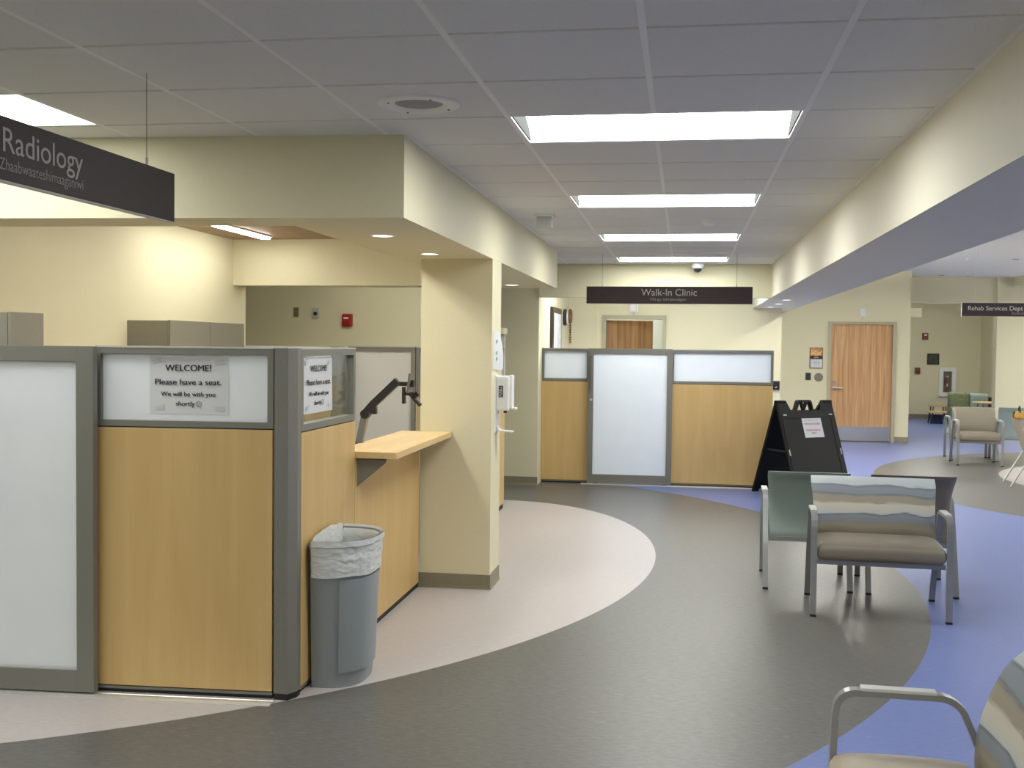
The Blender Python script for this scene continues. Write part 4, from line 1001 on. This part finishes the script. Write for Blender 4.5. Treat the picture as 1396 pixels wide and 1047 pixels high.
# far rehab furniture
t = thing('settee', 'mottled green fabric settee against the far wall', 'sofa', (6.14, 24.65, 0))
part('seat', MB().cushion(5.70, 6.56, 24.35, 24.90, 0.15, 0.44, 0.05), M['greenfabric'], t)
part('backrest', MB().cushion(5.70, 6.12, 24.80, 25.03, 0.2, 0.755, 0.05), M['greenfabric'], t)
part('backrest', MB().cushion(6.125, 6.50, 24.75, 25.03, 0.2, 0.735, 0.06), M['greenvinyl'], t)
part('arm', MB().cushion(6.50, 6.58, 24.30, 25.03, 0.15, 0.66, 0.03), M['darkplastic'], t)
for x in (5.76, 6.50):
    for y in (24.40, 24.95): part('leg', MB().cyl((x, y, 0.08), 0.02, 0.16), M['darkplastic'], t)
def table(label, x0, x1, y0, y1, h, lm, group=None, round_=False, name='side_table'):
    t = thing(name, label, 'table', ((x0 + x1) / 2, (y0 + y1) / 2, 0), 0, group)
    if round_:
        n = 40; cx, cy = (x0 + x1) / 2, (y0 + y1) / 2
        pts = [(cx + (x1 - x0) / 2 * math.cos(2 * PI * k / n), cy + (y1 - y0) / 2 * math.sin(2 * PI * k / n)) for k in range(n)]
        part('top', MB().prism(pts, 'z', h - 0.03, h, 0.004), M['tabletop'], t)
    else: part('top', MB().box(x0, x1, y0, y1, h - 0.03, h, 0.008), M['tabletop'], t)
    for fx_ in (0.2, 0.8):
        for fy_ in (0.2, 0.8):
            x = x0 + (x1 - x0) * fx_; y = y0 + (y1 - y0) * fy_
            part('leg', MB().tube([(x + (0.03 if fx_ > .5 else -0.03), y, 0.0), (x, y, h - 0.03)], 0.016, 10), lm, t)
table('long light wood table in front of the green settee', 5.86, 6.66, 23.2, 23.9, 0.605, M['bronze'], None, True)
table('low round wood table with dark blue legs, nearer of the pair', 5.45, 5.97, 25.6, 26.1, 0.275, M['navymetal'], 'low tables by the recess wall', True)
table('low round wood table by the recess wall, farther of the pair', 5.72, 6.18, 26.75, 27.2, 0.36, M['bronze'], 'low tables by the recess wall', True)
solo('toy_box', MB().box(5.56, 5.78, 25.72, 25.98, 0.0, 0.20, 0.01), M['navymetal'], 'dark blue box beneath the nearer low round table', 'box')

# ------------------------------------------------------------------ A-frame sign
phi = math.radians(32)
t = thing('a_frame_sign', 'black folding A-frame sign board in front of the far partition', 'sign board', (1.03, 12.57, 0), phi)
Wd, Hh, hs = 0.76, 1.075, 0.41
def board_mb(sgn):
    mb = MB(); ht = math.hypot(hs, Hh); th = 0.032
    out = [(0, 0.03), (0.05, 0.03), (0.065, 0.0), (0.0, 0.0)]
    pts = [(0.0, 0.0), (0.07, 0.0), (0.085, 0.035), (Wd - 0.085, 0.035), (Wd - 0.07, 0.0), (Wd, 0.0), (Wd, ht - 0.005), (Wd - 0.125, ht - 0.005), (Wd - 0.165, ht - 0.115), (Wd - 0.21, ht - 0.125), (0.21, ht - 0.125), (0.165, ht - 0.115), (0.125, ht - 0.005), (0.0, ht - 0.005)]
    mb.prism(pts, 'y', -th / 2, th / 2, 0.003)
    ang = math.atan2(hs, Hh)
    # foot end moves to -y (front) for sgn=-1
    mb.bm.transform(Matrix.Translation((0, sgn * hs, 0)) @ Matrix.Rotation(sgn * ang, 4, 'X'))
    return mb, ang, ht
for sgn, nm in ((-1, 'front_board'), (1, 'rear_board')):
    mb, ang, ht = board_mb(sgn)
    bo = part(nm, mb, M['signblack'], t, True)
    T = Matrix.Translation((0, sgn * hs, 0)) @ Matrix.Rotation(sgn * ang, 4, 'X')
    f = frame_rect(MB(), 0.02, Wd - 0.02, sgn * 0.016 - 0.006, sgn * 0.016 + 0.006, 0.06, ht - 0.17, 0.05); f.bm.transform(T)
    part('raised_border', f, M['signblack'], bo, True)
    if sgn < 0:
        cl = MB()
        for x in (0.045, Wd - 0.085): cl.box(x, x + 0.045, -0.026, -0.018, ht - 0.185, ht - 0.172)
        for x in (0.02, Wd - 0.035): cl.box(x, x + 0.012, -0.026, -0.018, 0.50, 0.57)
        cl.bm.transform(T); part('clips', cl, M['framelight'], bo, True)
        TT = T.copy()
hm = MB()
hm.sweep([(0.26, 0, Hh - 0.125), (0.295, 0, Hh - 0.02), (0.31, 0, Hh - 0.008), (0.45, 0, Hh - 0.008), (0.465, 0, Hh - 0.02), (0.50, 0, Hh - 0.125)], [(-0.03, -0.012), (0.03, -0.012), (0.03, 0.012), (-0.03, 0.012)], Vector((0, 1, 0)))
hm.sweep([(0.345, 0, Hh - 0.02), (0.38, 0, Hh - 0.12), (0.415, 0, Hh - 0.02)], [(-0.02, -0.012), (0.02, -0.012), (0.02, 0.012), (-0.02, 0.012)], Vector((0, 1, 0)))
part('carry_handle', hm, M['signblack'], t, True)
part('hinge_bar', MB().box(0.0, 0.12, -0.03, 0.03, Hh - 0.05, Hh - 0.002, 0.004), M['signblack'], t, True)
part('hinge_bar', MB().box(Wd - 0.12, Wd, -0.03, 0.03, Hh - 0.05, Hh - 0.002, 0.004), M['signblack'], t, True)
for x in (0.05, Wd - 0.05): part('spreader', MB().box(x - 0.008, x + 0.008, -hs * 0.52, hs * 0.52, 0.50, 0.52), M['seam'], t, True)
n = thing('paper_notice', 'white paper with red lettering on the A-frame sign', 'notice', (1.03, 12.57, 0), phi)
def on_board(mb): mb.bm.transform(TT); return mb
pw, ph, px, pz = 0.265, 0.235, 0.285, 0.705
part('sheet', on_board(MB().box(px, px + pw, -0.0185, -0.0172, pz, pz + ph)), M['paper'], n, True)
for s, w, cap, z, m_ in (('PLEASE NOTE', 0.20, 0.012, 0.195, 'greyink'), ('WALK-IN CLOSED', 0.215, 0.020, 0.150, 'redink'), ('PLEASE HAVE A', 0.195, 0.020, 0.075, 'redink'), ('SEAT', 0.065, 0.020, 0.042, 'redink')):
    part('lettering', on_board(put(text_mesh(s, w, cap, 0.02, align='CENTER'), (px + pw / 2, -0.0187, pz + z))), M[m_], n, True)

# ------------------------------------------------------------------ camera
f_px = 1490.0
yaw, pit, rol = math.radians(-8.90), math.radians(-2.04), math.radians(-0.63)
fw = Vector((math.sin(yaw) * math.cos(pit), math.cos(yaw) * math.cos(pit), math.sin(pit)))
rt = Vector((math.cos(yaw), -math.sin(yaw), 0)); dn = fw.cross(rt)
r2 = math.cos(rol) * rt + math.sin(rol) * dn; d2_ = -math.sin(rol) * rt + math.cos(rol) * dn
cam = D.cameras.new('camera'); co = D.objects.new('camera', cam); COL.objects.link(co)
cam.sensor_width = 36.0; cam.sensor_fit = 'HORIZONTAL'; cam.lens = f_px / 1396 * 36.0
Mx = Matrix((r2, -d2_, -fw)).transposed().to_4x4(); Mx.translation = (0, 0, 1.665)
co.matrix_world = Mx
cam.clip_start = 0.05; cam.clip_end = 200
SC.camera = co

w = D.worlds.new('world'); SC.world = w; w.use_nodes = True
w.node_tree.nodes['Background'].inputs['Color'].default_value = (0.5, 0.5, 0.5, 1); w.node_tree.nodes['Background'].inputs['Strength'].default_value = 0.02
SC.view_settings.view_transform = 'Standard'; SC.view_settings.look = 'None'; SC.view_settings.gamma = 1.0; SC.view_settings.use_curve_mapping = False
SC.view_settings.exposure = -0.12
SC.cycles.use_denoising = True
SC.cycles.max_bounces = 10; SC.cycles.diffuse_bounces = 6
